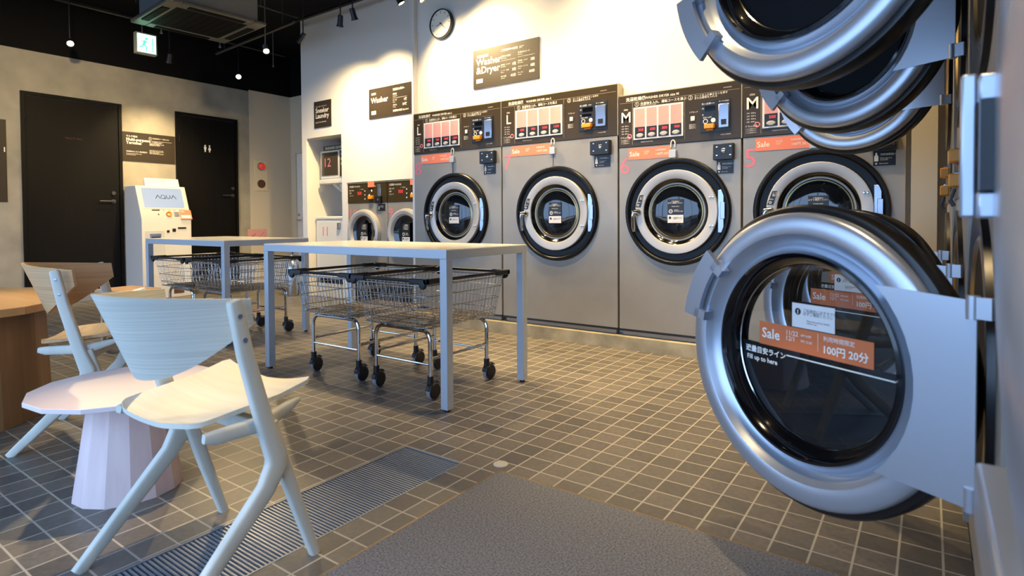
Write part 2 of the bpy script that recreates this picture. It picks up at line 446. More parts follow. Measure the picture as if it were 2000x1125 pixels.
# ------------------------------------------------------------------ washer-dryers on the plinth
JP = '洗濯乾燥機'
def wd_machine(name, w, h, zp, size, num, prices, label, cx, dz_door):
    """front at local y=0 (faces -y), x centred, z from plinth top"""
    t = thing(name, label, 'washer-dryer', (cx, 3.915, 0.09), 0, 'washer-dryers on the concrete plinth')
    hw = w/2-.006; z0 = .035; D = .075
    b = MB(); b.box(-hw, hw, 0, D, z0, zp); b.box(-hw+.02, hw-.02, .02, D, 0.0, z0)
    b.build('cabinet', 'cabinet_grey', t, bevel=.004)
    MB().box(-hw, hw, -.004, .02, .035, .05).build('kick_strip', 'black_plastic', t, smooth=0)
    # control panel
    b = MB(); b.box(-hw, hw, -.004, D, zp, h)
    cp = b.build('control_panel', 'panel_brown_warmlit', t, bevel=.002)
    MB().box(hw-.002, hw+.006, -.002, D, zp, h).box(-hw, hw+.006, 0, D, h, h+.006).build('edge_strip', 'cabinet_edge', cp, smooth=0)
    ph = h-zp; W = 2*hw
    def U(u): return -hw+u*W
    def V(v): return h-v*ph
    yf = -.0048
    l = MB(); q = .0012
    def hline(u0, u1, v): l.box(U(u0), U(u1), yf-.0004, yf, V(v)-q, V(v)+q)
    def vline(u, v0, v1): l.box(U(u)-q, U(u)+q, yf-.0004, yf, V(v1), V(v0))
    hline(.01, .99, .145); vline(.125, .145, .96); vline(.57, .145, .94)
    l.build('rules', 'panel_line', cp, smooth=0)
    L = MB()
    L.text(JP, .030, (U(.065), yf, V(.115)), bold=.0004); L.text('WASHER DRYER size '+size, .024, (U(.235), yf, V(.112)), bold=.0003)
    L.text('AUTOMATIC', .009, (U(.87), yf, V(.10)))
    L.text('size', .022, (U(.065), yf, V(.29)), align='CENTER'); L.text(size, .105, (U(.066), yf, V(.52)), align='CENTER', bold=.0012)
    for v in (.60, .65, .70, .75): L.text('洗濯・乾燥 kg', .009, (U(.025), yf, V(v)))
    L.text('ドラム洗浄', .015, (U(.015), yf, V(.83)))
    for v in (.87, .90, .935): L.text('ドラム洗浄ボタン', .0085, (U(.018), yf, V(v)))
    for u, s_ in ((.165, '①'), (.615, '②')): L.text(s_, .038, (U(u), yf, V(.232)), align='CENTER')
    L.text('洗濯物を入れ、運転コースを選ぶ', .022, (U(.195), yf, V(.215)), bold=.0002)
    L.text('Put laundry in and select a course', .0085, (U(.195), yf, V(.237)))
    L.text('カードを入れ●ボタンを押す', .017, (U(.645), yf, V(.195))); L.text('または硬貨を入れる', .017, (U(.645), yf, V(.235)))
    L.text('ドアロック', .012, (U(.605), yf, V(.475)))
    for v in (.70, .73, .76): L.text('確認ボタン', .0095, (U(.605), yf, V(v)))
    L.text('取扱説明 INFORMATION', .008, (U(.2), yf, V(.93))); L.text('NOTICE 注意事項', .008, (U(.85), yf, V(.92)))
    L.build('lettering', 'print_white', cp, smooth=0)
    MB().lathe([(.010, 0), (.014, .002), (.018, 0)], (U(.10), yf, V(.80)), seg=20).build('reset_ring', 'number_pink', cp)
    MB().box(U(.635)-.014, U(.635)+.014, yf-.006, yf, V(.58)-.016, V(.58)+.016).build('lock_button', 'board_white', cp, bevel=.003)
    # price board
    bd = MB().box(U(.135), U(.56), yf-.006, yf, V(.875), V(.255)).build('price_board', 'board_white', t, bevel=.001)
    u0, u1 = .143, .552; cw = (u1-u0)/4
    pk = MB(); bl = MB(); dg = MB(); bt = MB(); ln = MB(); ff = yf-.0065
    for k in range(4):
        a, c = U(u0+k*cw)+.006, U(u0+(k+1)*cw)-.006
        pk.box(a, c, ff, yf, V(.63), V(.285))
        for j in range(7):
            ln.text(('運転コース', '標準洗濯', '乾燥 30分', 'Wash and dry', 'すすぎ 2回', '脱水', '約60分')[j], .0085, (a+.006, ff-.0004, V(.32+.044*j)))
        bl.box(a, c, ff-.001, yf, V(.845), V(.635))
        dg.text(prices[k], .026, ((a+c)/2+.008, ff-.0016, V(.715)), align='CENTER', bold=.0004)
        bt.lathe([(0, .006), (.016, .005), (.020, 0)], ((a+c)/2, ff-.001, V(.795)), (1.35, 0, 0), (0, 0, .75), (0, -1, 0), 20)
    pk.build('course_strips', 'pink_print', bd, smooth=0); bl.build('button_cells', 'label_black', bd, smooth=0)
    dg.build('price_digits', 'red_digits', bd, smooth=0); bt.build('course_buttons', 'button_grey', bd); ln.build('course_text', 'print_grey', bd, smooth=0)
    # payment unit
    pu = MB().box(U(.695), U(.925), yf-.003, yf, V(.855), V(.285)).build('payment_unit', 'black_plastic', t, bevel=.001)
    f2 = yf-.0035
    b = MB(); b.box(U(.73), U(.81), f2-.001, f2, V(.475), V(.385)); b.box(U(.725), U(.80), f2-.001, f2, V(.565), V(.515)); b.build('display', 'black_gloss', pu, smooth=0)
    b = MB(); b.text('投入金額', .015, (U(.705), f2, V(.355))); b.text('CASH', .010, (U(.775), f2, V(.35)))
    b.text('円', .014, (U(.707), f2, V(.44))); b.text('分', .014, (U(.707), f2, V(.55))); b.text('カード CARD', .011, (U(.835), f2, V(.335)))
    b.text('返却 100円', .012, (U(.715), f2, V(.60))); b.lathe([(0, .001), (.015, .001)], (U(.795), f2, V(.645)), seg=22)
    b.lathe([(.012, .001), (.016, .001)], (U(.735), f2, V(.655)), seg=22)
    b.build('lettering', 'print_white', pu, smooth=0)
    b = MB(); b.box(U(.735), U(.81), f2-.035, f2, V(.80), V(.715)); b.box(U(.745), U(.80), f2-.012, f2, V(.83), V(.80)); b.build('coin_return', 'coin_orange', pu, bevel=.004)
    b = MB(); b.box(U(.835), U(.918), f2-.012, f2, V(.80), V(.37)); cs = b.build('coin_plate', 'plate_steel', pu, bevel=.006)
    b = MB(); b.box(U(.858), U(.897), f2-.0135, f2-.011, V(.745), V(.65)); b.build('coin_slot', 'label_black', cs, smooth=0)
    # sale strip, number, sensor hook, lock box
    z = zp
    st = MB().box(U(.088), U(.455), -.0022, -.0005, z-.092, z-.012).build('sale_sticker', 'sale_coral', t, smooth=0)
    b = MB(); b.text('Sale', .048, (U(.097), -.0026, z-.068), bold=.0004); b.text('11/22\n12/1', .017, (U(.225), -.0026, z-.045)); b.text('利用時間限定', .013, (U(.325), -.0026, z-.04)); b.text('100円 20分', .022, (U(.325), -.0026, z-.07))
    b.build('lettering', 'print_white', st, smooth=0)
    MB().text(num, .17, (U(.052), -.0008, z-.19), align='CENTER').build('number_mark', 'number_pink', t, smooth=0)
    b = MB(); hx = U(.475)
    b.box(hx-.024, hx+.024, -.022, 0, z-.10, z-.045)
    sn = b.build('sensor_box', 'frame_steel', t, bevel=.003)
    b = MB(); b.tube([(hx-.014, -.006, z-.025), (hx-.014, -.006, z+.005), (hx-.009, -.006, z+.018), (hx, -.006, z+.024), (hx+.009, -.006, z+.018), (hx+.014, -.006, z+.005), (hx+.014, -.006, z-.025)], .0045, 8)
    b.build('hook', 'board_white', sn)
    MB().cyl((hx, -.004, z-.098), (hx, -.004, dz_door+.35), .002, 6).build('cable', 'black_plastic', sn)
    lb = MB().box(U(.805), U(.955), -.045, 0, z-.135, z-.03).build('lock_box', 'black_plastic', t, bevel=.004)
    b = MB()
    for (a, c) in ((.835, -.05), (.835, -.105), (.935, -.05), (.935, -.105)): b.lathe([(0, .004), (.006, .003), (.007, 0)], (U(a), -.045, z+c), seg=10)
    b.lathe([(0, .006), (.011, .005), (.016, .002), (.017, 0)], (U(.885), -.045, z-.077), seg=20)
    b.build('lock_bolts', 'chrome', lb)
    nl = MB().box(U(.82), U(.945), -.003, 0, z-.222, z-.137).build('notice_label', 'label_black', t, smooth=0)
    b = MB(); x = U(.838)
    b.prism([(x-.010, -.0034, z-.196), (x+.010, -.0034, z-.196), (x+.010, -.0034, z-.168), (x+.004, -.0034, z-.158), (x+.004, -.0034, z-.148), (x-.004, -.0034, z-.148), (x-.004, -.0034, z-.158), (x-.010, -.0034, z-.168)], .0003, (0, -1, 0))
    b.text('洗剤自動投入', .013, (U(.86), -.0034, z-.163)); b.text('Detergent is\nincluded', .011, (U(.86), -.0034, z-.182)); b.lathe([(0, .0003), (.005, .0003)], (x, -.0034, z-.209), seg=12); b.text('Information', .009, (U(.855), -.0034, z-.212))
    b.build('lettering', 'print_white', nl, smooth=0)
    # round door
    c = (0, 0, dz_door)
    rim = MB().lathe([(.368, 0), (.366, .022), (.358, .030), (.345, .030), (.337, .024), (.331, .006), (.30, .002), (.28, .002)], c).build('door_rim', 'rim_black', t)
    ring = MB().lathe([(.286, -.004), (.286, .029), (.283, .032), (.229, .032), (.226, .030), (.223, .022)], c).build('door_ring', 'door_silver', t)
    MB().lathe([(.224, .024), (.216, .020), (.205, .004), (.196, -.002), (.190, -.0035)], c).build('door_gasket', 'black_gloss', ring)
    MB().lathe([(.190, -.001), (.184, .003), (.178, .003), (.174, -.001)], c).build('gold_glint_hoop', 'gold_tint_steel', ring)  # golden hoop stands in for the gold reflection inside the door
    MB().lathe([(.174, .001), (.15, .012), (.10, .019), (.05, .022), (0, .023)], c).build('glass', 'deep_glass', ring)
    gl = MB().box(-.052, .058, -.0260, -.0248, dz_door-.02, dz_door+.085).build('glass_label', 'label_black', ring, smooth=0)
    b = MB(); b.text('ご利用前に\n必ずご確認ください', .012, (.003, -.0265, dz_door+.066), align='CENTER'); b.text('PLEASE READ', .009, (.003, -.0265, dz_door+.034), align='CENTER')
    b.lathe([(.010, .0002), (.014, .0002)], (-.03, -.0265, dz_door+.004), seg=18); b.text('M', .016, (-.03, -.0265, dz_door-.0015), align='CENTER'); b.text('洗濯物の\nはさみ込み注意', .009, (-.008, -.0265, dz_door+.008))
    b.build('lettering', 'print_white', gl, smooth=0)
    wl = MB().box(-.052, .058, -.0260, -.0248, dz_door-.075, dz_door-.021).build('notice_card', 'board_white', ring, smooth=0)
    b = MB(); b.lathe([(0, .0003), (.009, .0003)], (-.035, -.0264, dz_door-.040), seg=16); b.text('ご利用前に必ず\nご確認ください', .010, (-.018, -.0264, dz_door-.042)); b.text('Please be sure to check', .006, (-.018, -.0264, dz_door-.068))
    b.build('lettering', 'label_black', wl, smooth=0)
    b = MB()
    for a in (-1, 1):
        for e in (-1, 1):
            b.lathe([(0, .006), (.006, .005), (.007, 0)], (.247+e*.009, -.033, dz_door+a*.095), seg=10)
    b.build('hinge_bolts', 'chrome', ring)
    b = MB(); b.box(.283, .322, -.018, .004, dz_door-.14, dz_door+.14); b.box(.30, .33, -.024, .004, dz_door-.05, dz_door+.06)
    b.build('hinge', 'plate_steel', t, bevel=.003)
    b = MB(); b.tube([(-.255, -.033, dz_door), (-.262, -.058, dz_door+.004), (-.285, -.064, dz_door), (-.292, -.06, dz_door-.04), (-.292, -.052, dz_door-.105), (-.291, -.046, dz_door-.135)], [.016, .018, .019, .013, .014, .010], 10)
    b.lathe([(.022, 0), (.022, .012), (.016, .02), (0, .022)], (-.262, -.033, dz_door+.0), seg=18)
    b.build('door_handle', 'chrome', t)
    dl = MB().prism([(-.285+.035, -.0345, dz_door+.12), (-.222, -.0345, dz_door+.12), (-.245, -.0345, dz_door+.035), (-.280, -.0345, dz_door+.035)], .0006, (0, -1, 0)).build('door_label', 'label_black', ring, smooth=0)
    b = MB(); b.text('ドアの\n開け方', .014, (-.270+.02, -.0355, dz_door+.100)); b.text('OPEN', .011, (-.272, -.0355, dz_door+.066)); b.lathe([(.005, .0002), (.008, .0002)], (-.262, -.0355, dz_door+.05), seg=14)
    b.build('lettering', 'print_white', dl, smooth=0)
    return t
ZL, ZM = 1.91-.09, 1.815-.09
wd_machine('washer_dryer', 1.015, ZL, 1.54-.09, 'L', '8', ('800', '900', '1000', '1200'), 'large grey washer-dryer size L half behind the white table, against the wall step', -3.40, .89)
wd_machine('washer_dryer', 1.050, ZL, 1.54-.09, 'L', '7', ('800', '900', '1000', '1200'), 'large grey washer-dryer size L with pink number 7 and faded coral strip', -2.367, .89)
wd_machine('washer_dryer', 0.860, ZM, 1.447-.09, 'M', '6', ('500', '600', '800', '900'), 'grey washer-dryer size M with pink number 6, its door fully visible', -1.412, .89)
wd_machine('washer_dryer', 0.877, ZM, 1.447-.09, 'M', '5', ('500', '600', '800', '900'), 'grey washer-dryer size M with pink number 5, partly hidden by the open dryer doors', -0.5435, .89)

# ------------------------------------------------------------------ small washers in the wall recess
def small_washer(cx, num, label):
    w, h, zp = .666, 1.36, 1.135
    t = thing('washing_machine', label, 'washing machine', (cx, YWASH+.012, 0), 0, 'small washers built into the white wall')
    hw = w/2-.004
    b = MB(); b.box(-hw, hw, 0, .6, .26, zp); b.build('cabinet', 'cabinet_grey', t, bevel=.004)
    MB().box(-hw, hw, .03, .6, 0, .26).build('base', 'black_plastic', t, smooth=0)
    cp = MB().box(-hw, hw, -.004, .6, zp, h).build('control_panel', 'panel_brown_warmlit', t, bevel=.002)
    MB().box(-hw, hw, -.008, .6, h, h+.008).build('top_strip', 'cabinet_edge', cp, smooth=0)
    b = MB(); y = -.0046
    b.text('洗濯機 WASHER', .026, (-hw+.03, y, h-.045)); b.text('温水 HOT\n\n標準\n\nスピード', .018, (-hw+.03, y, h-.085)); b.text('コースを選ぶ', .014, (-hw+.2, y, h-.075)); b.text('硬貨を入れる', .012, (.08, y, h-.045))
    for i in range(3): b.lathe([(0, .001), (.008, .001)], (-hw+.30, y, h-.09-.045*i), seg=12)
    b.lathe([(0, .001), (.012, .001)], (.085, y, h-.09), seg=14); b.lathe([(0, .001), (.012, .001)], (.045, y, h-.14), seg=14)
    b.build('lettering', 'print_white', cp, smooth=0)
    MB().text('500', .05, (-hw+.17, y, h-.13)).build('price_digits', 'red_digits', cp, smooth=0)
    MB().box(.03, .13, -.012, 0, h-.05, h+.012).build('sale_sticker', 'sale_coral', t, smooth=0)
    MB().box(.05, .115, -.035, 0, h-.185, h-.145).build('coin_return', 'coin_orange', t, bevel=.004)
    MB().box(.185, .235, -.012, 0, h-.16, h-.02).build('coin_plate', 'plate_steel', t, bevel=.004)
    lb = MB().box(.165, .255, -.035, 0, h-.235, h-.155).build('lock_box', 'black_plastic', t, bevel=.004)
    MB().lathe([(0, .005), (.012, .003), (.014, 0)], (.215, -.035, h-.19), seg=16).build('lock_bolt', 'chrome', lb)
    nl = MB().box(.185, .300, -.003, 0, zp-.095, zp-.015).build('notice_label', 'label_black', t, smooth=0)
    b = MB(); b.text('洗剤自動\nDetergent', .014, (.215, -.0034, zp-.045)); b.box(.195, .207, -.0036, -.003, zp-.08, zp-.04); b.build('lettering', 'print_white', nl, smooth=0)
    MB().text(num, .145, (-hw+.01, -.0008, zp-.165)).build('number_mark', 'number_pink', t, smooth=0)
    c = (-.035, 0, .80)
    ring = MB().lathe([(.262, 0), (.262, .02), (.255, .045), (.235, .055), (.205, .05), (.190, .03), (.184, .012)], c).build('door_ring', 'door_silver', t)
    MB().lathe([(.187, .02), (.16, .008), (.10, .002), (0, 0)], c).build('glass', 'deep_glass', ring)
    gl = MB().box(-.085, .03, -.024, -.0225, .685, .90).build('glass_label', 'label_black', ring, smooth=0)
    b = MB(); b.text('ご確認\nください\nCHECK', .022, (-.028, -.0245, .872), align='CENTER'); b.lathe([(.012, .0002), (.018, .0002)], (-.062, -.0245, .785), seg=16); b.text('注意\nNOTE', .017, (-.035, -.0245, .788)); b.build('lettering', 'print_white', gl, smooth=0)
    wl = MB().box(-.085, .03, -.025, -.0242, .69, .755).build('notice_card', 'board_white', ring, smooth=0)
    b = MB(); b.lathe([(0, .0003), (.01, .0003)], (-.068, -.0254, .737), seg=12); b.text('ご利用前に\nご確認', .014, (-.05, -.0254, .733)); b.build('lettering', 'label_black', wl, smooth=0)
    dl = MB().box(.165, .195, -.052, -.04, .755, .83).build('door_label', 'label_black', ring, smooth=0)
    return t
small_washer(-5.197, '10', 'small grey front-loading washer with pink number 10, next to the niche')
small_washer(-4.529, '9', 'small grey front-loading washer with pink number 9, cut off by the wall step')

# ------------------------------------------------------------------ sneaker machines in the niche
t = thing('shoe_washer', 'white shoe washing cabinet with pink number 11 on the niche floor', 'shoe washer', (-5.955, YWASH+.10, 0))
b = MB(); b.box(-.30, .30, 0, .5, .24, .95); b.build('body', 'appliance_white', t, bevel=.01)
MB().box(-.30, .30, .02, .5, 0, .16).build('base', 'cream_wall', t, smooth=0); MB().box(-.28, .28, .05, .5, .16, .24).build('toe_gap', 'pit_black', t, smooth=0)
MB().box(-.31, .31, -.01, .52, .95, .99).build('lid', 'appliance_white', t, bevel=.012)
MB().box(-.24, .24, -.006, 0, .30, .93).build('front_panel', 'appliance_white', t, bevel=.003)
MB().text('11', .16, (-.19, -.0085, .75)).build('number_mark', 'number_pink', t, smooth=0)
lb = MB().box(.14, .19, -.03, 0, .83, .91).build('lock', 'plate_steel', t, bevel=.004)
t = thing('shoe_dryer', 'white wall-hung shoe dryer with pink number 12 in the niche', 'shoe dryer', (-5.90, YWASH+.13, 1.44))
b = MB(); b.box(-.30, .30, 0, .5, 0, .36); b.build('body', 'appliance_white', t, bevel=.02)
MB().box(-.31, .31, -.01, .5, -.05, 0.005).build('tray', 'appliance_white', t, bevel=.008)
w_ = MB(); w_.box(-.265, .05, -.006, 0, .05, .335); wn = w_.build('window', 'smoked_glass', t, bevel=.012)
MB().text('12', .15, (-.225, -.008, .16)).build('number_mark', 'number_pink', t, smooth=0)
cp = MB().box(.085, .28, -.006, 0, .03, .345).build('control_panel', 'panel_brown_warmlit', t, bevel=.003)
b = MB(); b.text('10分\n\n20分\n\n30分', .035, (.105, -.008, .29)); b.build('lettering', 'print_white', cp, smooth=0)
tp = MB().box(-.26, .30, .02, .5, .36, .42).build('top_panel', 'panel_brown_warmlit', t, smooth=0)
MB().text('SNEAKER DRYER', .045, (-.22, .0195, .374)).build('lettering', 'print_white', tp, smooth=0)
b = MB(); b.tube([(-.10, .05, -.05), (.10, .42, -.40)], .02, 6); b.prism([(-.07, .1, -.05), (.28, .1, -.05), (.28, .1, -.40), (.20, .1, -.40)], .03, (0, 1, 0))
b.build('bracket', 'appliance_white', t, smooth=0)
cb = MB().box(.13, .30, -.02, .06, -.42, -.22).build('coin_box', 'brown_mesh', t, bevel=.004)
MB().text('100円\n10分', .045, (.15, -.0215, -.29)).build('lettering', 'print_white', cb, smooth=0)

# ------------------------------------------------------------------ signs on the walls
def sign(label, lo, X, w, h, lines, blocks=(), smalls=()):
    """lo = lower-left corner on the wall; X along the wall; lines (text,size,x,y)"""
    t = thing('wall_sign', label, 'sign', lo, 0)
    X = Vector(X); Y = Vector((0, 0, 1)); n = X.cross(Y)
    bd = MB().rect((0, 0, 0), X, Y, 0, w, 0, h, .008).build('board', 'sign_brown', t, smooth=0)
    b = MB(); o = n*.0088
    for (s_, z, x, y, bold) in lines: b.text(s_, z, o+X*x+Y*y, X, Y, bold=bold)
    for (x0, x1, y0, y1) in blocks: b.rect(o, X, Y, x0, x1, y0, y1)
    b.build('lettering', 'print_white', t, smooth=0)
    return t
XX = (1, 0, 0)
sign('brown Washer &Dryer sign above the large washer-dryers', (-3.252, YWD, 2.07), XX, .682, .332,
     [('洗濯乾燥機', .026, .04, .262, .0003), ('Washer\n&Dryer', .083, .035, .195, .0012), ('ご利用料金の目安', .022, .30, .276, .0003), ('Standard\nprice', .012, .49, .285, 0),
      ('洗濯から乾燥', .017, .30, .228, 0), ('Wash and dry', .010, .30, .213, 0), ('洗濯のみコース', .017, .475, .234, 0), ('Wash only', .010, .475, .219, 0),
      ('普段着・シャツ', .014, .30, .158, 0), ('Daily clothes', .010, .30, .144, 0), ('1枚', .028, .415, .148, .0004), ('シーツ・毛布', .014, .30, .110, 0), ('Blankets', .010, .30, .097, 0), ('3枚', .028, .415, .102, .0004),
      ('掛け布団', .014, .30, .062, 0), ('Comforter', .010, .30, .048, 0), ('43分', .028, .40, .055, .0004),
      ('普段着・シャツ', .014, .475, .166, 0), ('Daily clothes', .010, .475, .152, 0), ('3枚', .028, .60, .158, .0004), ('タオル・シーツ', .014, .475, .118, 0), ('Towels', .010, .475, .104, 0), ('8枚', .028, .60, .110, .0004),
      ('カーテン', .014, .475, .070, 0), ('Curtains', .010, .475, .056, 0), ('60分', .028, .585, .062, .0004)],
     [(.035, .105, .045, .080), (.30, .45, .197, .1985), (.475, .64, .203, .2045)])
sign('brown Washer sign above the two small washers', (-5.124, YWASH, 2.065), XX, .66, .332,
     [('洗濯機', .026, .04, .262, .0003), ('Washer', .085, .035, .172, .0012), ('洗濯機の料金', .028, .385, .272, .0005), ('Price list', .014, .52, .276, 0), ('普段着', .020, .385, .226, .0003), ('Daily clothes', .013, .385, .206, 0),
      ('シーツ', .020, .385, .160, .0003), ('Sheets', .013, .385, .142, 0), ('1枚', .034, .55, .150, .0006), ('タオル', .020, .385, .108, .0003), ('Towels', .013, .385, .09, 0), ('20枚', .034, .53, .10, .0006), ('洗濯物の目安 Standard', .024, .385, .045, .0004)],
     [(.04, .115, .045, .085), (.385, .60, .188, .19)])
sign('small brown Sneaker Laundry sign above the niche', (-6.118, YWASH, 2.06), XX, .322, .318,
     [('スニーカー ランドリー', .021, .035, .245, .0002), ('Sneaker\nLaundry', .078, .03, .180, .001), ('Sneaker Wash 200円/20分', .0185, .03, .058, .0002)])
YY = (0, 1, 0)
sign('brown Multi-purpose Terminal sign between the two black doors', (XW, 3.105, 1.69), YY, .622, .362,
     [('マルチ端末', .026, .045, .30, .0003), ('Multi-purpose\nTerminal', .048, .045, .255, .0012), ('利用案内はこちら 領収書発行', .018, .045, .115, .0002), ('Receipts and member card\nservice are here', .016, .045, .09, 0), ('①', .045, .30, .287, 0), ('現金機械カード購入方法', .018, .35, .30, 0),
      ('カードを機械に入れる\nタッチパネルを押す\n金額を選び現金を入れる\n領収書を受け取る', .016, .31, .255, 0), ('Insert the card in the slot\nTouch the screen to start\nSelect the amount\nTake the receipt and card', .016, .31, .15, 0)], [(.31, .58, .272, .274)])
sign('dark wall sign at the edge left of the first black door', (XW, 1.62, 1.155), YY, .375, .885,
     [('ご利用案内', .05, .05, .78, .0005), ('INFORMATION', .03, .05, .72, 0)]+[('1', .07, .34, .54, .002)]+[('営業時間 24時間 OPEN', .022, .05, .48-.05*i, 0) for i in range(8)], [(.05, .32, .66, .664)])
# sign mostly hidden behind the upper dryer door
sign('brown wall sign partly hidden behind the topmost open dryer door', (-1.195, YWD, 2.13), XX, .682, .332,
     [], [(.035, .105, .045, .080)])
# clock
t = thing('wall_clock', 'round white wall clock with a black rim high on the white wall', 'clock', (-3.607, YWD, 2.705))
MB().lathe([(.132, 0), (.132, .035), (.128, .042), (.124, .042), (.121, .030)], (0, 0, 0), seg=48).build('rim', 'black_plastic', t)
MB().lathe([(0, .030), (.122, .030)], (0, 0, 0), seg=48).build('dial', 'clock_face', t)
b = MB()
for k in range(12):
    a = 2*PI*k/12; dx, dz = math.sin(a), math.cos(a)
    b.prism([(dx*.092-dz*.0025, -.0308, dz*.092+dx*.0025), (dx*.092+dz*.0025, -.0308, dz*.092-dx*.0025), (dx*.111+dz*.0025, -.0308, dz*.111-dx*.0025), (dx*.111-dz*.0025, -.0308, dz*.111+dx*.0025)], .0005, (0, -1, 0))
b.build('hour_marks', 'label_black', t, smooth=0)
for nm, a, ln, y in (('hour_hand', 2*PI*8.36/12, .055, -.0325), ('minute_hand', 2*PI*22/60, .085, -.034)):
    dx, dz = math.sin(a), math.cos(a)
    MB().prism([(-dx*.015-dz*.003, y, -dz*.015+dx*.003), (-dx*.015+dz*.003, y, -dz*.015-dx*.003), (dx*ln+dz*.002, y, dz*ln-dx*.002), (dx*ln-dz*.002, y, dz*ln+dx*.002)], .001, (0, -1, 0)).build(nm, 'label_black', t, smooth=0)
MB().lathe([(0, .038), (.006, .037), (.007, .030)], seg=14).build('hub', 'label_black', t)

# fire alarm and extinguisher ---------------------------------------
t = thing('fire_alarm', 'cream fire alarm plate with a red lamp on the white wall', 'fire alarm', (XW, 4.94, 1.61))
MB().box(0, .012, -.105, .105, -.225, .225).build('plate', 'alarm_cream', t, bevel=.004)
b = MB(); b.lathe([(.062, .012), (.060, .026), (.05, .030)], (0, 0, .135), (0, 1, 0), (0, 0, 1), (1, 0, 0), 28)
b.build('lamp_ring', 'chrome', t)
MB().lathe([(.051, .02), (.045, .05), (.025, .065), (0, .07)], (0, 0, .135), (0, 1, 0), (0, 0, 1), (1, 0, 0), 28).build('lamp', 'alarm_red', t)
MB().lathe([(.062, .012), (.060, .022), (0, .024)], (0, 0, -.12), (0, 1, 0), (0, 0, 1), (1, 0, 0), 28).build('speaker', 'brown_mesh', t)
b = MB().box(XW, XW+.004, 4.72, 5.02, .66, .82)
nt_ = tag(b.build('notice_card', 'pink_print', smooth=0), 'pink notice card with small drawings low on the wall behind the carts', 'notice')
b = MB(); b.text('✓', .09, (XW+.0046, 4.77, .70), YY); b.text('／', .09, (XW+.0046, 4.89, .70), YY); b.build('drawing', 'brown_mesh', nt_, smooth=0)
t = thing('fire_extinguisher', 'silver fire extinguisher standing at the white wall corner behind the carts', 'fire extinguisher', (-6.48, 4.36, 0))
MB().lathe([(0, .0), (.07, .0), (.075, .02), (.075, .36), (.06, .42), (.03, .45), (.022, .47)], (0, 0, 0), (1, 0, 0), (0, 1, 0), (0, 0, 1), 24).build('cylinder', 'extinguisher_steel', t)
b = MB(); b.lathe([(.026, .46), (.026, .52), (0, .53)], (0, 0, 0), (1, 0, 0), (0, 1, 0), (0, 0, 1), 14); b.tube([(0, 0, .53), (.05, -.02, .56), (.12, -.03, .55)], .01, 6)
b.build('valve', 'chrome', t)
b = MB(); b.tube([(-.02, 0, .51), (-.09, -.01, .48), (-.105, -.02, .38), (-.10, -.02, .14)], .012, 8); b.build('hose', 'black_plastic', t)

# ------------------------------------------------------------------ payment kiosk
t = thing('payment_kiosk', 'white multi-purpose payment kiosk with a lit tilted screen between the black doors', 'kiosk', (XW+.02, 3.115, 0))
KW = .575; xf = .46
b = MB(); side = [(0, 0, 0), (xf, 0, 0), (xf, 0, .97), (.30, 0, 1.375), (0, 0, 1.375)]
b.prism(side, KW, (0, 1, 0)); b.build('body', 'kiosk_white', t, bevel=.006)
e0 = Vector((xf, 0, .97)); e1 = Vector((.30, 0, 1.375)); Yk = (e1-e0).normalized(); nk = Vector((0, 1, 0)).cross(Yk); Xk = Vector((0, 1, 0))
sc = MB().rect(e0+nk*.001, Xk, Yk, .055, KW-.055, .145, .405, .004).build('screen', 'screen', t, smooth=0)
MB().rect(e0+nk*.0005, Xk, Yk, .04, KW-.04, .132, .418, .003).build('screen_bezel', 'kiosk_white', t, smooth=0)
b = MB()                                                          # AQUA word mark: open A strokes, ring Q, U
ox, oy, hh = .20, .265, .048; s_ = .0085; o = e0+nk*.0058
def stroke(p, q):
    p, q = Vector(p), Vector(q); d = (q-p).normalized(); n2 = Vector((-d.y, d.x))*s_/2
    b.quad(*[o+Xk*(ox+c.x)+Yk*(oy+c.y) for c in (p-n2, q-n2, q+n2, p+n2)])
stroke((0, 0), (.028, hh)); stroke((.028, hh), (.056, 0))
b.lathe([(.021, 0), (.0275, 0)], o+Xk*(ox+.088)+Yk*(oy+hh/2), Xk, Yk, nk, 24); stroke((.098, .014), (.118, -.004))
stroke((.128, hh), (.128, .016)); stroke((.128, .016), (.140, .003)); stroke((.140, .003), (.160, .003)); stroke((.160, .003), (.170, .016)); stroke((.170, .016), (.170, hh))
stroke((.182, 0), (.210, hh)); stroke((.210, hh), (.238, 0))
b.build('logo', 'logo_blue', sc, smooth=0)
b = MB()
b.rect(e0+nk*.001, Xk, Yk, .13, .22, .105, .122, .001)
for a in (.25, .32, .38, .45): b.text('案内', .013, e0+nk*.0022+Xk*a+Yk*.108, Xk, Yk)
b.build('lettering', 'label_black', t, smooth=0)
b = MB(); b.lathe([(.014, 0), (.03, .02), (.034, 0)], e0+nk*.001+Xk*.315+Yk*.06, Xk, Yk, nk, 20); b.build('coin_return', 'coin_orange', t)
MB().rect(e0+nk*.001, Xk, Yk, .38, .435, .03, .09, .006).build('card_reader', 'plate_steel', t, bevel=.002)
b = MB(); b.rect(e0+nk*.001, Xk, Yk, .19, .205, .05, .065, .004); b.build('lamp', 'brown_mesh', t, smooth=0)
sa = MB().rect(e0+nk*.0075, Xk, Yk, .445, .583, -.01, .115, .0015).build('sale_sticker', 'sale_coral', t, smooth=0)
b = MB(); b.text('Sale', .03, e0+nk*.0095+Xk*.455+Yk*.085, Xk, Yk); b.rect(e0+nk*.0095, Xk, Yk, .455, .570, .005, .045); b.build('lettering', 'print_white', sa, smooth=0)
dr = MB().rect((xf+.001, 0, 0), Xk, (0, 0, 1), .035, .25, .50, .83, .006).build('cash_door', 'kiosk_white', t, bevel=.003)
MB().rect((xf+.007, 0, 0), Xk, (0, 0, 1), .085, .21, .70, .79, .004).build('window', 'plate_steel', dr, smooth=0)
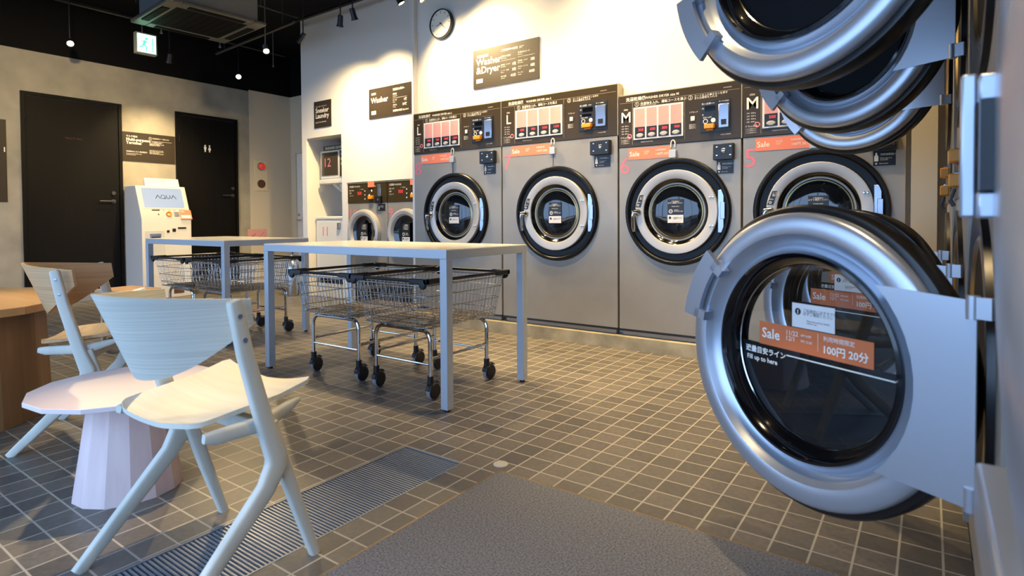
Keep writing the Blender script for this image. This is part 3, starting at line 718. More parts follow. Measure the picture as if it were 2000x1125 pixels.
MB().rect((xf+.0112, 0, 0), Xk, (0, 0, 1), .10, .195, .735, .755, .001).build('slot', 'label_black', dr, smooth=0)
MB().lathe([(.012, .006), (.014, .03), (0, .034)], (xf, .055, .67), Xk, (0, 0, 1), (1, 0, 0), 14).build('knob', 'chrome', dr)
b = MB()
b.rect((xf+.001, 0, 0), Xk, (0, 0, 1), .28, .31, .80, .83, .003); b.rect((xf+.001, 0, 0), Xk, (0, 0, 1), .345, .385, .81, .85, .003); b.rect((xf+.001, 0, 0), Xk, (0, 0, 1), .41, .51, .845, .865, .003)
b.build('slots', 'label_black', t, smooth=0)
b = MB().rect((xf+.001, 0, 0), Xk, (0, 0, 1), .35, .47, .045, .11, .003).build('vent', 'brown_mesh', t, smooth=0)
# leaflet standing on the kiosk
lf = thing('leaflet_card', 'white folded leaflet card standing on top of the kiosk', 'leaflet', (XW+.22, 3.25, 1.376))
cd_ = MB().prism([(0, 0, .001), (.05, 0, .001), (.012, 0, .10), (.004, 0, .10)], .40, (0, 1, 0)).build('card', 'board_white', lf, smooth=0)
b = MB(); Yl = (Vector((.012, 0, .10))-Vector((.05, 0, .001))).normalized(); nl_ = Xk.cross(Yl); ol = Vector((.05, 0, .001))+nl_*.001
b.text('ランドリー ご利用ガイド\nLAUNDRY GUIDE', .026, ol+Xk*.03+Yl*.07, Xk, Yl); b.build('lettering', 'print_grey', lf, smooth=0)

# ------------------------------------------------------------------ folding tables
def folding_table(label, x0, x1, y0, y1, h=.788):
    cx, cy = (x0+x1)/2, (y0+y1)/2; a, c = (x1-x0)/2, (y1-y0)/2; s_ = .044
    t = thing('folding_table', label, 'table', (cx, cy, 0), 0, 'white steel folding tables')
    MB().box(-a+.002, a-.002, -c+.002, c-.002, h-.006, h+.002).build('table_top', 'table_top', t, bevel=.001)
    b = MB()
    b.box(-a, a, -c, -c+s_, h-s_, h-.0005); b.box(-a, a, c-s_, c, h-s_, h-.0005); b.box(-a, -a+s_, -c+s_, c-s_, h-s_, h-.0005); b.box(a-s_, a, -c+s_, c-s_, h-s_, h-.0005)
    b.build('frame', 'frame_steel', t, bevel=.002)
    for sx in (-1, 1):
        for sy in (-1, 1):
            x, y = sx*(a-s_/2), sy*(c-s_/2)
            lg = MB().box(x-s_/2, x+s_/2, y-s_/2, y+s_/2, .012, h-s_).build('leg', 'frame_steel', t, bevel=.002)
            MB().cyl((x, y, 0), (x, y, .012), .014, 12).build('foot', 'black_plastic', lg)
    return t
folding_table('pale grey steel folding table with two wire carts beneath, the nearer one', -3.425, -1.885, 2.10, 2.79)
folding_table('pale grey steel folding table near the kiosk, behind the nearer table', -5.56, -4.27, 2.30, 3.03)

# ------------------------------------------------------------------ laundry carts
def laundry_cart(label, x, y, rz):
    t = thing('laundry_cart', label, 'laundry cart', (x, y, 0), rz, 'wire laundry carts under the folding tables')
    # chrome stand: two arches across, joined by rails
    st = MB()
    for sy in (-1, 1):
        yy = sy*.235; pts = [(-.205, yy, .125), (-.205, yy, .30)]
        for k in range(1, 6): a = PI/2*k/5; pts.append((-.205+.055*(1-math.cos(a)), yy, .305+.055*math.sin(a)))
        for k in range(0, 6): a = PI/2*k/5; pts.append((.205-.055+.055*math.sin(a), yy, .305+.055*math.cos(a)))
        pts.append((.205, yy, .125))
        st.tube(pts, .0115, 10)
        st.cyl((-.205, yy, .185), (.205, yy, .185), .006, 8)
    for sx in (-1, 1): st.cyl((sx*.205, -.235, .215), (sx*.205, .235, .215), .009, 8)
    for sx in (-1, 1): st.cyl((sx*.12, -.26, .372), (sx*.12, .26, .372), .007, 8)
    fr = st.build('stand', 'chrome', t)
    # basket
    bz, tz = .385, .628
    def rect_at(z):
        f = (z-bz)/(tz-bz); return .245+.035*f, .295+.045*f
    def loop(z, g=0.0):
        a, c = rect_at(z); r = .05; P = []
        for (cx, cy, a0) in ((a-r, c-r, 0), (-a+r, c-r, 90), (-a+r, -c+r, 180), (a-r, -c+r, 270)):
            for k in range(5): th = R(a0+90*k/4); P.append((cx+r*math.cos(th), cy+r*math.sin(th), z))
        return P
    wr = MB()
    for z, r in ((bz, .0035), (bz+.035, .003), (bz+.10, .003), (bz+.165, .003), (tz-.022, .0045)): wr.tube(loop(z), r, 6, closed=True)
    def vwire(fx, fy):
        P = []
        for z in (bz, (bz+tz)/2, tz-.01):
            a, c = rect_at(z); P.append((fx*a, fy*c, z))
        wr.tube(P, .0017, 4, cap=False)
    nx, ny = 17, 20
    for i in range(nx):
        f = -.86+1.72*i/(nx-1); vwire(f, -1); vwire(f, 1)
    for i in range(ny):
        f = -.88+1.76*i/(ny-1); vwire(-1, f); vwire(1, f)
    for i in range(nx):
        f = -.9+1.8*i/(nx-1); wr.tube([(f*.245, -.295, bz), (f*.245, .295, bz)], .0017, 4, cap=False)
    for i in range(9):
        f = -.9+1.8*i/8; wr.tube([(-.245, f*.295, bz-.004), (.245, f*.295, bz-.004)], .0026, 4, cap=False)
    bk = wr.build('basket', 'wire_chrome', t)
    rm = MB().tube(loop(tz), .0085, 8, closed=True).build('rim', 'black_plastic', t)
    for sx in (-1, 1):
        for sy in (-1, 1):
            b = MB(); a, c = .28, .34
            b.box(min(sx*(a-.11), sx*(a+.012)), max(sx*(a-.11), sx*(a+.012)), min(sy*(c-.012), sy*(c+.012)), max(sy*(c-.012), sy*(c+.012)), tz-.014, tz+.012)
            b.box(min(sx*(a-.012), sx*(a+.012)), max(sx*(a-.012), sx*(a+.012)), min(sy*(c-.11), sy*(c+.012)), max(sy*(c-.11), sy*(c+.012)), tz-.014, tz+.012)
            b.lathe([(0, .013), (.022, .012), (.024, 0)], (sx*(a-.02), sy*c, tz-.016), (1, 0, 0), (0, 0, 1), (0, sy, 0), 14)
            b.build('corner_bumper', 'black_plastic', rm, bevel=.004)
    # casters
    k = 0
    for sx in (-1, 1):
        for sy in (-1, 1):
            ang = (1.75, 1.45, 1.62, 1.5)[k]; k += 1
            d = Vector((math.cos(ang), math.sin(ang), 0)); n = Vector((-d.y, d.x, 0)); c = Vector((sx*.205, sy*.235, 0))
            ax = c+d*.022+Vector((0, 0, .047))
            b = MB(); b.cyl(c+Vector((0, 0, .088)), c+Vector((0, 0, .128)), .0165, 12)
            for s2 in (-1, 1):
                b.lathe([(0, .019), (.036, .018), (.042, .0135), (.043, .0115)], ax, d, (0, 0, 1), n*s2, 18)
            b.lathe([(.048, -.014), (.052, -.010), (.052, .010), (.048, .014)], ax+Vector((0, 0, .004)), d, (0, 0, 1), n, 12, R(35), R(175))
            cs = b.build('caster', 'black_plastic', t)
            MB().lathe([(.028, -.0115), (.044, -.0115), (.047, -.006), (.047, .006), (.044, .0115), (.028, .0115)], ax, d, (0, 0, 1), n, 22).build('wheel', 'tyre_grey', cs)
    return t
c0 = laundry_cart('chrome wire laundry cart under the nearer table, the right one of the two', -2.295, 2.435, 0)
dup(c0, (-2.885, 2.455, 0), R(1.0), 'chrome wire laundry cart under the nearer table, the left one of the two')
dup(c0, (-4.618, 2.665, 0), R(0), 'chrome wire laundry cart under the far table, on the side of the nearer table')
dup(c0, (-5.212, 2.665, 0), R(0), 'chrome wire laundry cart under the far table, on the kiosk side')

# ------------------------------------------------------------------ chairs
def chair(label, x, y, rz, wood_s, wood_b, wood_post):
    t = thing('wooden_chair', label, 'chair', (x, y, 0), rz, 'wooden chairs with curved plywood backs')
    hwid = .235
    def slab(pts, wid, name, m, par, rr=.008):
        """flat timber following pts in the y-z plane; wid along x; pts of (x,y,z,thickness)"""
    for sx in (-1, 1):
        X = sx*hwid
        def timber(path, name, par):
            """path of (x,y,z,width_in_side_plane,width_in_x): rounded-rectangle loft"""
            b = MB(); P = [Vector(p[:3]) for p in path]; rings = []
            for i, p in enumerate(P):
                tn = (P[min(i+1, len(P)-1)]-P[max(i-1, 0)]).normalized()
                u = Vector((1, 0, 0)); u = (u-tn*u.dot(tn)).normalized(); v = tn.cross(u)
                a, c = path[i][4]/2, path[i][3]/2
                ring = []
                for k in range(16):
                    th = 2*PI*k/16; cs, sn = math.cos(th), math.sin(th)
                    e = .55
                    ring.append(b.v(p+u*a*math.copysign(abs(cs)**e, cs)+v*c*math.copysign(abs(sn)**e, sn)))
                rings.append(ring)
            for r0, r1 in zip(rings, rings[1:]):
                for k in range(16): b.face([r0[k], r0[(k+1) % 16], r1[(k+1) % 16], r1[k]])
            b.face(rings[0][::-1]); b.face(rings[-1])
            return b.build(name, wood_post, par, smooth=50)
        timber([(X, -.048, .738, .030, .024), (X, -.046, .730, .036, .027), (X, -.02, .60, .040, .028), (X, .035, .40, .046, .030), (X, .062, .325, .058, .032), (X, .060, .295, .060, .032),
                (X*1.0, .030, .245, .050, .031), (X*.99, -.105, .11, .040, .029), (X*.98, -.215, .0, .032, .027)], 'rear_leg', t)
        timber([(X*.93, .055, .405, .040, .028), (X*.93, .075, .34, .040, .029), (X*.94, .13, .17, .036, .028), (X*.95, .188, .0, .028, .025)], 'front_leg', t)
        timber([(X*.90, -.115, .415, .022, .022), (X*.92, -.09, .412, .034, .026), (X*.90, .05, .408, .040, .026), (X*.84, .13, .428, .026, .024), (X*.80, .165, .436, .012, .02)], 'seat_rail', t)
        b = MB()
        for (yy, zz) in ((-.040, .700), (-.028, .640)): b.lathe([(0, .0015), (.006, .001), (.0065, -.002)], (X+sx*.0145, yy, zz), (0, 1, 0), (0, 0, 1), (sx, 0, 0), 12)
        b.build('bolt', 'plate_steel', t)
    b = MB(); b.box(-hwid*.9, hwid*.9, .045, .075, .365, .405); b.build('cross_bar', wood_post, t, bevel=.004)
    # seat: thin dished ply with a rounded rear edge and flared front corners
    b = MB(); NU, NV = 24, 20; g = []
    for j in range(NV+1):
        v = j/NV; yy = -.145+.360*v
        half = .186+.026*v - (.07*((.14-v)/.14)**2.5 if v < .14 else 0) - (.015*((v-.95)/.05)**2 if v > .95 else 0)
        row = []
        for i in range(NU+1):
            u = 2*i/NU-1
            yv = yy + .02*(1-u*u)*0 - (.012*abs(u)**2*0)
            z = .438 + .028*v - .020*(1-u*u)*math.exp(-((v-.42)/.30)**2) + .014*max(0, v-.7)/.3*abs(u)**2 + .006*abs(u)**3
            z -= .010*max(0, (v-.85)/.15)**2*(1-abs(u))
            row.append((u*half-.022*v, yv, z))
        g.append(row)
    top = [[b.v(p) for p in r] for r in g]; bot = [[b.v((p[0], p[1], p[2]-.012)) for p in r] for r in g]
    for j in range(NV):
        for i in range(NU):
            b.face([top[j][i], top[j][i+1], top[j+1][i+1], top[j+1][i]]); b.face([bot[j][i], bot[j+1][i], bot[j+1][i+1], bot[j][i+1]])
    for j in range(NV):
        b.face([top[j][0], top[j+1][0], bot[j+1][0], bot[j][0]]); b.face([top[j][NU], bot[j][NU], bot[j+1][NU], top[j+1][NU]])
    for i in range(NU):
        b.face([top[0][i], bot[0][i], bot[0][i+1], top[0][i+1]]); b.face([top[NV][i], top[NV][i+1], bot[NV][i+1], bot[NV][i]])
    b.build('seat', wood_s, t, smooth=50)
    # backrest: bent ply, deep at the middle, wings narrowing to the posts
    b = MB(); NU, NV = 36, 8; th = .012; gi = []; go = []
    for i in range(NU+1):
        u = (2*i/NU-1)*1.09; a = abs(u)
        px = u*.203; sag = a**1.9
        zt = .760-.022*a**1.3; zb = .538+.105*a**2.7
        nx, ny = -(.20*1.9*a**.9*math.copysign(1, u))/.203, 1.0
        l = math.hypot(nx, ny); nx, ny = nx/l, ny/l
        ri, ro = [], []
        for j in range(NV+1):
            v = j/NV; z = zb+(zt-zb)*v
            v2 = (z-.55)/.20; py = (-.165-.085*v2)*(1-sag)+(.002-.036*v2)*sag
            ri.append(b.v((px+nx*th, py+ny*th, z))); ro.append(b.v((px, py, z)))
        gi.append(ri); go.append(ro)
    for i in range(NU):
        for j in range(NV):
            b.face([go[i][j], go[i+1][j], go[i+1][j+1], go[i][j+1]]); b.face([gi[i][j], gi[i][j+1], gi[i+1][j+1], gi[i+1][j]])
        b.face([gi[i][0], gi[i+1][0], go[i+1][0], go[i][0]]); b.face([gi[i][NV], go[i][NV], go[i+1][NV], gi[i+1][NV]])
    for j in range(NV):
        b.face([gi[0][j], go[0][j], go[0][j+1], gi[0][j+1]]); b.face([gi[NU][j], gi[NU][j+1], go[NU][j+1], go[NU][j]])
    b.build('backrest', wood_b, t, smooth=50)
    return t
chair('pale whitewashed wooden chair nearest the camera, standing over the drain grate', -1.612, .80, R(2.5), 'ash_seat', 'ash_white', 'ash_white_post')
chair('oak-coloured wooden chair behind the pink table, its back toward the round table', -3.03, 1.03, R(-37.6), 'oak_warm', 'oak_back', 'ash_white_post')

# ------------------------------------------------------------------ pink side table and the big round table
def poly_table(name, label, x, y, n, rt, h, th, rb0, rb1, m_top, m_base, rot=0.0, group=None):
    t = thing(name, label, 'table', (x, y, 0), rot)
    P = [(rt*math.cos(2*PI*k/n), rt*math.sin(2*PI*k/n), h-th) for k in range(n)]
    MB().prism(P, th).build('table_top', m_top, t, bevel=.002, smooth=0)
    b = MB(); A = [b.v((rb0*math.cos(2*PI*k/n), rb0*math.sin(2*PI*k/n), 0.0)) for k in range(n)]; B = [b.v((rb1*math.cos(2*PI*k/n), rb1*math.sin(2*PI*k/n), h-th)) for k in range(n)]
    for k in range(n): b.face([A[k], A[(k+1) % n], B[(k+1) % n], B[k]])
    b.face(A[::-1]); b.face(B)
    b.build('base', m_base, t, smooth=0, bevel=.001)
    return t
poly_table('side_table', 'low pale pink side table with a faceted tapered base', -2.285, .878, 14, .287, .365, .016, .167, .115, 'pink_top', 'pink_wood', .1)
poly_table('round_table', 'big low oak table with a many-sided top and drum base at the left edge', -3.87, .52, 16, .70, .560, .035, .58, .56, 'oak_top', 'oak_dark', .1)
t = thing('bench', 'small wooden bench behind the pale chair, in front of the kiosk', 'bench', (-5.05, 1.90, 0), R(8))
MB().box(-.08, .30, -.14, .14, .40, .43).build('seat', 'oak_warm', t, bevel=.006)
for sx in (-.04, .25):
    for sy in (-.10, .10): MB().tube([(sx, sy, 0), (sx, sy, .40)], .016, 8).build('leg', 'oak_warm', t)

# ------------------------------------------------------------------ stacked dryers on the right
TH_ROW = -0.0143
def row_x(y): return .067+TH_ROW*(y-1.245)
HY = [1.245, 2.075, 2.905]; DR = .32; HL = .356
ZLOW, ZUP = .620, 1.562
def dryer_door(parent, hinge, zc, ang, upper, flip=1, detail=True):
    """hinge (x,y) of the pin; ang = rotation of the door plane normal away from +y"""
    a = R(ang); T = Vector((math.cos(a), -math.sin(a), 0)); Nn = Vector((-math.sin(a), -math.cos(a), 0)); Z = Vector((0, 0, 1))
    c = Vector((hinge[0], hinge[1], zc))-T*HL
    s_ = DR/.32
    kw = dict(c=c, X=T, Y=Z, Z=Nn, seg=96)
    d = MB().lathe([(.255, -.075), (.330, -.075), (.338, -.068), (.341, -.05), (.341, -.030), (.336, -.022), (.326, -.020), (.322, -.016)], **kw).build('door', 'dark_rubber', parent)
    MB().lathe([(.324, -.022), (.323, -.006), (.318, .001), (.310, .004), (.285, .006), (.276, .003), (.268, -.008), (.258, -.022), (.250, -.026), (.244, -.020), (.238, -.012), (.234, -.014)], **kw).build('door_ring', 'dryer_silver', d)
    MB().lathe([(.236, -.018), (.232, -.008), (.225, -.006), (.216, -.016), (.210, -.034), (.205, -.052), (.205, -.075), (.26, -.075)], **kw).build('gasket', 'black_gloss', d)
    MB().lathe([(.2035, -.049), (.2055, -.047), (.207, -.049)], **kw).build('glass_hoop', 'chrome', d)
    g = -.052
    gl = MB().lathe([(0, g), (.206, g)], **kw).build('glass', 'door_glass', d, smooth=0)
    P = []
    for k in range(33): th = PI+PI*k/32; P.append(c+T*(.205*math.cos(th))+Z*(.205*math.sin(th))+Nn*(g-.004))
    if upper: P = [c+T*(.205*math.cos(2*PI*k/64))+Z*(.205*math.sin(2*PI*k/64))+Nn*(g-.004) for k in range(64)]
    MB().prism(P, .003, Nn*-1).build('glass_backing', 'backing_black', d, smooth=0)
    if not upper:
        o = c+Nn*(g+.0008)
        b = MB(); b.text('適量目安ライン', .0175, o+T*-.190+Z*-.024, T, Z, bold=.0004); b.text('Fill up to here', .0165, o+T*-.186+Z*-.044, T, Z, bold=.0003)
        b.rect(o, T, Z, -.066, .192, -.0155, -.0125); b.build('fill_line', 'print_white', gl, smooth=0)
        sa = MB().rect(o, T, Z, -.146, .148, .000, .056, .0006).build('sale_sticker', 'sale_orange', gl, smooth=0)
        o2 = o+Nn*.001
        b = MB(); b.text('Sale', .034, o2+T*-.138+Z*.018, T, Z, bold=.0005); b.text('11/22\n12/1', .0155, o2+T*-.068+Z*.036, T, Z); b.text('AM 6:00\n\nPM 12:00', .008, o2+T*-.026+Z*.038, T, Z)
        b.rect(o2, T, Z, .0185, .0193, .012, .052); b.text('利用時間限定', .0125, o2+T*.032+Z*.039, T, Z); b.text('100円 20分', .0225, o2+T*.030+Z*.012, T, Z, bold=.0004)
        b.build('lettering', 'print_white', sa, smooth=0)
        wc = MB().rect(o, T, Z, -.050, .060, .058, .114, .0006).build('notice_card', 'board_white', gl, smooth=0)
        b = MB(); b.lathe([(0, 0), (.008, 0)], o2+T*-.034+Z*.095, T, Z, Nn, 18); b.text('ご利用前に必ずタグを\n必ずご確認ください', .0085, o2+T*-.020+Z*.096, T, Z); b.text('Please be sure to check\nbefore use', .006, o2+T*-.010+Z*.074, T, Z)
        b.build('lettering', 'label_black', wc, smooth=0)
        b = MB(); b.text('!', .012, o2+Nn*.0004+T*-.0355+Z*.0905, T, Z, bold=.0006); b.build('exclamation', 'print_white', wc, smooth=0)
    # hinge plate with a stepped outer edge
    hp = [(.13, .19), (.19, .178), (.343, .172), (.345, .150), (.362, .146), (.366, -.176), (.226, -.186), (.13, -.20)]
    def inside_arc(): return [(.262*math.cos(R(q)), .262*math.sin(R(q))) for q in range(-44, 45, 8)]
    Q = [(.345, .172), (.345, .150), (.362, .146), (.362, -.182), (.188, -.182)]
    Q = [( .188, .175)]+Q if False else Q
    poly = [c+T*p[0]+Z*p[1]+Nn*.0075 for p in ([(.19, .182)]+Q+inside_arc())]
    MB().prism(poly, .004, Nn*-1).build('hinge_plate', 'dryer_silver', d, smooth=0)
    for zz in (.16, -.165):
        hb = MB(); hb.cyl(c+T*HL+Z*(zz-.02)+Nn*.006, c+T*HL+Z*(zz+.02)+Nn*.006, .010, 12); hb.prism([c+T*(HL-.004)+Z*(zz-.018)+Nn*.012, c+T*(HL+.03)+Z*(zz-.018)+Nn*.012, c+T*(HL+.03)+Z*(zz+.018)+Nn*.012, c+T*(HL-.004)+Z*(zz+.018)+Nn*.012], .01, Nn*-1)
        hb.build('hinge_block', 'dryer_silver', d)
    # bow handle on the free edge
    a0, a1 = (R(137), R(170)) if not upper else (R(190), R(223))
    b = MB(); NS = 14
    inn, out = [], []
    for k in range(NS+1):
        th = a0+(a1-a0)*k/NS; w0, w1 = .284, .336
        inn.append(c+T*(w0*math.cos(th))+Z*(w0*math.sin(th))); out.append(c+T*(w1*math.cos(th))+Z*(w1*math.sin(th)))
    vs = []
    for k in range(NS+1): vs.append([b.v(inn[k]+Nn*.016), b.v(out[k]+Nn*.016), b.v(out[k]+Nn*.028), b.v(inn[k]+Nn*.028)])
    for k in range(NS):
        for q in range(4): b.face([vs[k][q], vs[k][(q+1) % 4], vs[k+1][(q+1) % 4], vs[k+1][q]])
    b.face(vs[0][::-1]); b.face(vs[-1])
    for th in (a0, a1-R(5)):
        seg = [(.262, th), (.30, th), (.30, th+R(5)), (.262, th+R(5))]
        b.prism([c+T*(q[0]*math.cos(q[1]))+Z*(q[0]*math.sin(q[1]))+Nn*.002 for q in seg], .026, Nn)
    b.build('door_handle', 'dryer_silver', d)
    return d
def dryer(i, label, angs):
    y0 = HY[i]-.08; W = .826; yc = y0+W/2; x = row_x(yc)
    t = thing('stacked_dryer', label, 'dryer', (0, 0, 0), 0, 'stacked dryers along the right wall')
    X0 = row_x(yc)+.03
    b = MB(); b.box(X0, .85, y0+.003, y0+W-.003, .10, 2.12); b.build('cabinet', 'cabinet_grey', t, bevel=.004)
    MB().box(X0+.02, .85, y0+.003, y0+W-.003, 0, .10).build('kick', 'black_plastic', t, smooth=0)
    pn = MB().box(X0-.006, X0+.002, y0+.02, y0+W-.02, .995, 1.165).build('control_panel', 'panel_brown_warmlit', t, smooth=0)
    for zz in (1.045, 1.12):
        MB().box(X0-.035, X0-.004, y0+W*.30, y0+W*.30+.07, zz-.02, zz+.02).build('coin_return', 'coin_orange', t, bevel=.004)
        MB().box(X0-.022, X0-.004, y0+W*.30+.09, y0+W*.30+.14, zz-.02, zz+.03).build('coin_plate', 'plate_steel', t, bevel=.003)
    b = MB(); b.tube([(X0-.02, y0+W*.30+.03, 1.02), (X0-.03, y0+W*.30+.03, .985), (X0-.02, y0+W*.30+.03, .965)], .006, 6); b.build('chute', 'black_plastic', t)
    for zc, up in ((ZLOW, False), (ZUP, True)):
        cc = (X0, HY[i]+HL, zc); kw = dict(c=cc, X=(0, 1, 0), Y=(0, 0, 1), Z=(-1, 0, 0), seg=64)
        op = MB().lathe([(.335, .0), (.333, .012), (.30, .012), (.275, .004), (.27, -.004)], **kw).build('opening_rim', 'dark_rubber', t)
        MB().lathe([(0, .0025), (.29, .0025)], **kw).build('drum', 'pit_black', op, smooth=0)  # flat black disc: the dark inside of the opening painted on
        MB().lathe([(.25, .003), (.262, .010), (.272, .005)], **kw).build('drum_hoop', 'gold_tint_steel', op)
    hx, hy = row_x(HY[i])-.004, HY[i]
    dryer_door(t, (hx, hy), ZLOW, angs[0], False)
    dryer_door(t, (hx, hy), ZUP, angs[1], True)
    return t
dryer(0, 'grey stacked dryer nearest of the open ones, Sale sticker on its lower round door', (30.5, 28))
dryer(1, 'grey stacked dryer with both round doors open, the middle of the three', (31, 30))
dryer(2, 'grey stacked dryer with both round doors open, next to the far wall', (26, 21))

# nearest machine at the right edge: closed bulging door, bow handle, ledge below
t = thing('front_loader', 'silver front-loading machine at the right edge with a closed bulging door', 'washer-dryer', (0, 0, 0))
X0 = .122
MB().box(X0, .85, .25, 1.15, .10, 2.1).build('cabinet', 'cabinet_grey', t, bevel=.004)
MB().box(X0+.03, .85, .25, 1.15, 0, .10).build('kick', 'black_plastic', t, smooth=0)
kw = dict(c=(X0, .56, 1.0), X=(0, 1, 0), Y=(0, 0, 1), Z=(-1, 0, 0), seg=72)
dd = MB().lathe([(.40, 0), (.40, .03), (.39, .048), (.37, .058), (.33, .062), (.26, .058), (.22, .04)], **kw).build('door', 'dryer_silver', t)
MB().lathe([(.224, .042), (.15, .05), (.08, .052), (0, .053)], **kw).build('glass', 'deep_glass', dd)
b = MB(); b.box(.030, .046, .925, .958, .930, 1.108)
for z in (.945, 1.085): b.box(.046, X0, .895, .955, z-.016, z+.016)
b.build('door_handle', 'dryer_silver', t, bevel=.003)
MB().box(.047, X0, .88, .945, .962, 1.068).build('gap_filler', 'black_plastic', t, smooth=0)  # dark block added to keep the gap behind the handle dark
MB().box(.046, X0, .20, .90, .56, .635).build('lower_ledge', 'dryer_silver', t, bevel=.006)

# ------------------------------------------------------------------ ceiling: cassette unit, exit sign, tracks, lamps, sprinklers
t = thing('ceiling_cassette', 'grey ceiling air conditioner cassette hanging under the black ceiling', 'air conditioner', (-5.952, 2.994, 2.90), R(-4))
a = .46
fr = MB()
o4 = [(-a, -a), (a, -a), (a, a), (-a, a)]
fr.box(-a, a, -a, -a+.13, 0, .035); fr.box(-a, a, a-.13, a, 0, .035); fr.box(-a, -a+.13, -a+.13, a-.13, 0, .035); fr.box(a-.13, a, -a+.13, a-.13, 0, .035)
fr.build('panel', 'ac_panel_shaded', t, bevel=.008)
gp = MB().box(-a+.13, a-.13, -a+.13, a-.13, .004, .02).build('intake_grille', 'ac_dark', t, smooth=0)
b = MB()
for k in range(9): yy = -a+.17+k*.0715; b.box(-a+.14, a-.14, yy, yy+.012, .001, .006)
b.build('grille_bars', 'ac_dark', gp, smooth=0)
for (x0, x1, y0, y1) in ((-.26, .26, -a+.03, -a+.095), (-.26, .26, a-.095, a-.03), (-a+.03, -a+.095, -.26, .26), (a-.095, a-.03, -.26, .26)):
    MB().box(x0, x1, y0, y1, -.008, .004).build('louver', 'ac_dark', t, bevel=.003)
MB().box(-.40, .40, -.40, .40, .035, .33).build('housing', 'ac_white_dimmed', t, bevel=.006)
for sx in (-1, 1):
    for sy in (-1, 1): MB().cyl((sx*.42, sy*.42, .2), (sx*.42, sy*.42, ZC-2.90), .006, 6).build('hanger_rod', 'steel_conduit', t)
# exit sign, facing +x
t = thing('exit_sign', 'lit green and white exit sign box hanging below the cassette', 'exit sign', (-6.56, 2.755, 2.655), R(-4))
MB().box(-.045, .02, -.098, .098, -.006, .206).build('housing', 'ac_white_dimmed', t, bevel=.004)
fc = MB().rect((.0208, 0, 0), (0, 1, 0), (0, 0, 1), -.085, .085, .008, .192, .001).build('face', 'exit_light', t, smooth=0)
b = MB(); yo, zo = -.02, .03; xf_ = .0224                           # running figure in a doorway
b.lathe([(0, 0), (.014, 0)], (xf_, yo+.018, .148), (0, 1, 0), (0, 0, 1), (1, 0, 0), 14)
def limb(p, q, w0):
    p, q = Vector((0, *p)), Vector((0, *q)); d = (q-p).normalized(); n = Vector((0, -d.z, d.y))*w0/2
    b.quad(*[Vector((xf_, 0, 0))+e for e in (p-n, q-n, q+n, p+n)])
limb((yo+.01, .13), (yo-.008, .085), .024); limb((yo-.008, .088), (yo+.02, .062), .013); limb((yo+.02, .064), (yo+.014, .035), .012); limb((yo-.008, .088), (yo-.024, .06), .013); limb((yo-.024, .06), (yo-.05, .056), .012)
limb((yo+.01, .126), (yo+.04, .104), .010); limb((yo+.006, .126), (yo-.03, .112), .010)
limb((.055, .03), (.055, .165), .010); limb((-.06, .03), (.078, .03), .006)
b.build('running_figure', 'exit_green', t, smooth=0)
MB().cyl((-.01, -.03, .206), (-.01, -.03, ZC-2.655), .006, 8).build('hanger_rod', 'steel_conduit', t)
# tracks and conduits
def rail(label, p, q, r=.012, m='steel_conduit', name='lighting_track', cat='track'):
    return tag(MB().tube([p, q], r, 6).build(name, m), label, cat)
trk = rail('thin metal track running from the cassette to the white wall corner', (-7.52, 3.995, 3.1), (-5.66, 3.87, 3.1), .018)
for x_, y_ in ((-7.3, 3.98), (-5.9, 3.885)): MB().cyl((x_, y_, 3.1), (x_, y_, ZC), .005, 6).build('hanger_rod', 'steel_conduit', trk)
rail('thin metal conduit running along the ceiling above the white wall corner', (-6.227, 4.356, 3.38), (-6.21, 3.66, 3.38), .010, name='conduit', cat='conduit')
rail('black lighting track along the top of the white washer wall', (-6.38, 4.215, 3.30), (-4.0, 4.215, 3.30), .022, 'black_plastic')
rail('black lighting track in front of the washer-dryers', (-4.4, 3.45, 3.30), (0.4, 3.30, 3.30), .022, 'black_plastic')
rail('black lighting track along the concrete wall with the doors', (-7.55, 1.0, 3.30), (-7.55, 5.0, 3.30), .022, 'black_plastic')
def track_lamp(label, loc, aim, top, power, deg, glow=True, m='black_plastic', blend=1.0, rad=.035):
    t = thing('spotlight', label, 'spotlight', loc, 0, 'ceiling spotlights')
    d = (Vector(aim)-Vector(loc)).normalized()
    x = d.orthogonal().normalized(); y = d.cross(x)
    MB().lathe([(0, -.11), (.022, -.11), (.026, -.10), (.028, -.02), (.036, .0), (.036, .004), (.031, .004), (.029, -.006)], (0, 0, 0), x, y, d, 20).build('head', m, t)
    MB().lathe([(0, -.004), (.0295, -.006)], (0, 0, 0), x, y, d, 20).build('bulb', 'lamp_glow' if glow else 'plate_steel', t, smooth=0)
    hd = d*-.08
    MB().tube([hd, (hd.x, hd.y, .16), (hd.x, hd.y, top-loc[2])], .006, 8).build('stem', m, t)
    MB().box(hd.x-.03, hd.x+.03, hd.y-.016, hd.y+.016, top-loc[2]-.03, top-loc[2]).build('adapter', m, t)
    if power: spot('spot_beam', Vector(loc)+d*.012, aim, power, deg, blend, rad)
    return t
track_lamp('black spotlight with lit bulb above the Sneaker Laundry sign', (-4.95, 3.92, 2.93), (-5.78, 4.38, 0.9), 3.29, 85, 110)
track_lamp('black unlit-looking spotlight hanging right of the lit one on the white wall', (-4.67, 3.88, 2.93), (-4.80, 4.45, 1.70), 3.29, 58, 105, False)
track_lamp('bright lit spotlight at the top edge, left of the clock', (-3.68, 3.56, 2.78), (-3.05, 4.0, 1.5), 3.29, 46, 125)
track_lamp('bright lit spotlight at the top edge, right next to the clock', (-3.47, 3.60, 2.78), (-2.25, 4.0, 1.5), 3.29, 52, 125)
track_lamp('unseen spotlight just above the frame over the washer-dryer row', (-1.9, 3.36, 3.05), (-1.55, 4.0, 1.3), 3.29, 52, 125)  # this lamp and the next are out of view, added for light
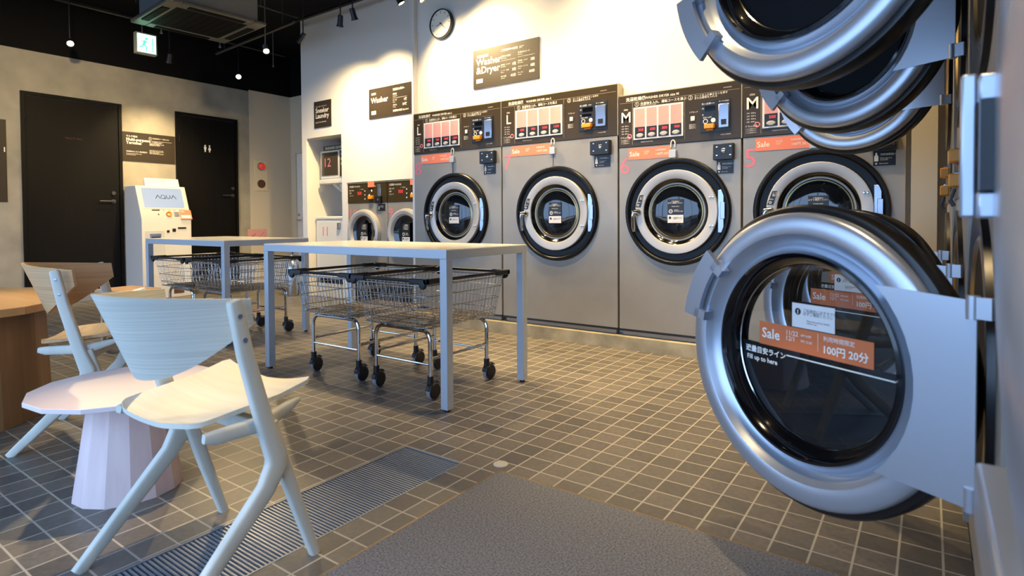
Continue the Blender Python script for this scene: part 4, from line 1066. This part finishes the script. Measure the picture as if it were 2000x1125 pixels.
track_lamp('unseen spotlight above the frame over the smaller washer-dryers', (-0.75, 3.33, 3.05), (-0.6, 4.0, 1.3), 3.29, 48, 125)
track_lamp('lit spotlight under the black ceiling above the first black door', (-7.33, 2.35, 2.80), (-4.2, 1.6, 0.6), 3.449, 35, 60)
track_lamp('brightly lit spotlight under the black ceiling near the white corridor', (-7.285, 4.155, 2.80), (-4.5, 2.6, 0.6), 3.449, 45, 60)
track_lamp('dim spotlight under the black ceiling behind the exit sign', (-7.28, 3.30, 2.80), (-8.0, 3.42, 1.35), 3.449, 70, 80)
track_lamp('lit spotlight at the corner of the white wall beneath the track', (-5.39, 3.745, 2.80), (-7.2, 3.3, .5), 3.449, 60, 95)
track_lamp('white spotlight turned sideways under the ceiling track', (-5.95, 3.717, 2.80), (-5.4, 3.5, 2.2), 3.449, 0, 70, True, 'ac_white_dimmed')
# unseen downlights above the frame, added to light the scene
for lab, loc, aim, p, deg in (
    ('unseen ceiling spotlight over the nearer folding table', (-2.95, 2.45, 3.2), (-2.75, 2.6, 0), 150, 56),
    ('unseen ceiling spotlight over the open floor before the washer-dryers', (-1.1, 3.0, 3.2), (-1.0, 3.05, 0), 120, 60),
    ('unseen ceiling spotlight over the pale chair and pink table', (-1.8, 1.5, 3.2), (-1.9, .88, .42), 120, 25),
    ('unseen ceiling spotlight aimed at the concrete wall from the middle of the room', (-5.6, 1.7, 2.76), (-8.1, 2.6, 1.4), 62, 100),
    ('unseen ceiling spotlight over the grey entrance mat', (-0.45, 0.95, 3.2), (-0.55, 1.1, 0), 55, 58),
    ('added warm fill spotlight over the aisle aimed at the washer-dryer doors', (-2.4, 2.6, 3.2), (-2.2, 3.9, .7), 90, 75),  # fill lamp, added to warm the machine fronts
    ('unseen ceiling spotlight over the far folding table', (-5.0, 2.4, 3.2), (-4.9, 2.6, 0), 100, 60),
    ('unseen ceiling spotlight over the round oak table', (-4.0, 1.5, 3.2), (-3.6, .8, .5), 80, 27)):
    track_lamp(lab, loc, aim, 3.44, p, deg)
for lab, p in (('small white sprinkler head left of the dim spotlight', (-7.0, 3.1, 3.05)), ('small white sprinkler head below the cassette edge', (-6.6, 3.55, 2.93)), ('small white sprinkler head above the concrete wall', (-7.05, 4.5, 2.98))):
    tag(MB().lathe([(0, -.02), (.014, -.018), (.012, 0), (.006, .01), (.006, 3.44-p[2])], p, (1, 0, 0), (0, 1, 0), (0, 0, 1), 12).build('sprinkler', 'ac_white_dimmed'), lab, 'sprinkler', 'ceiling sprinklers')
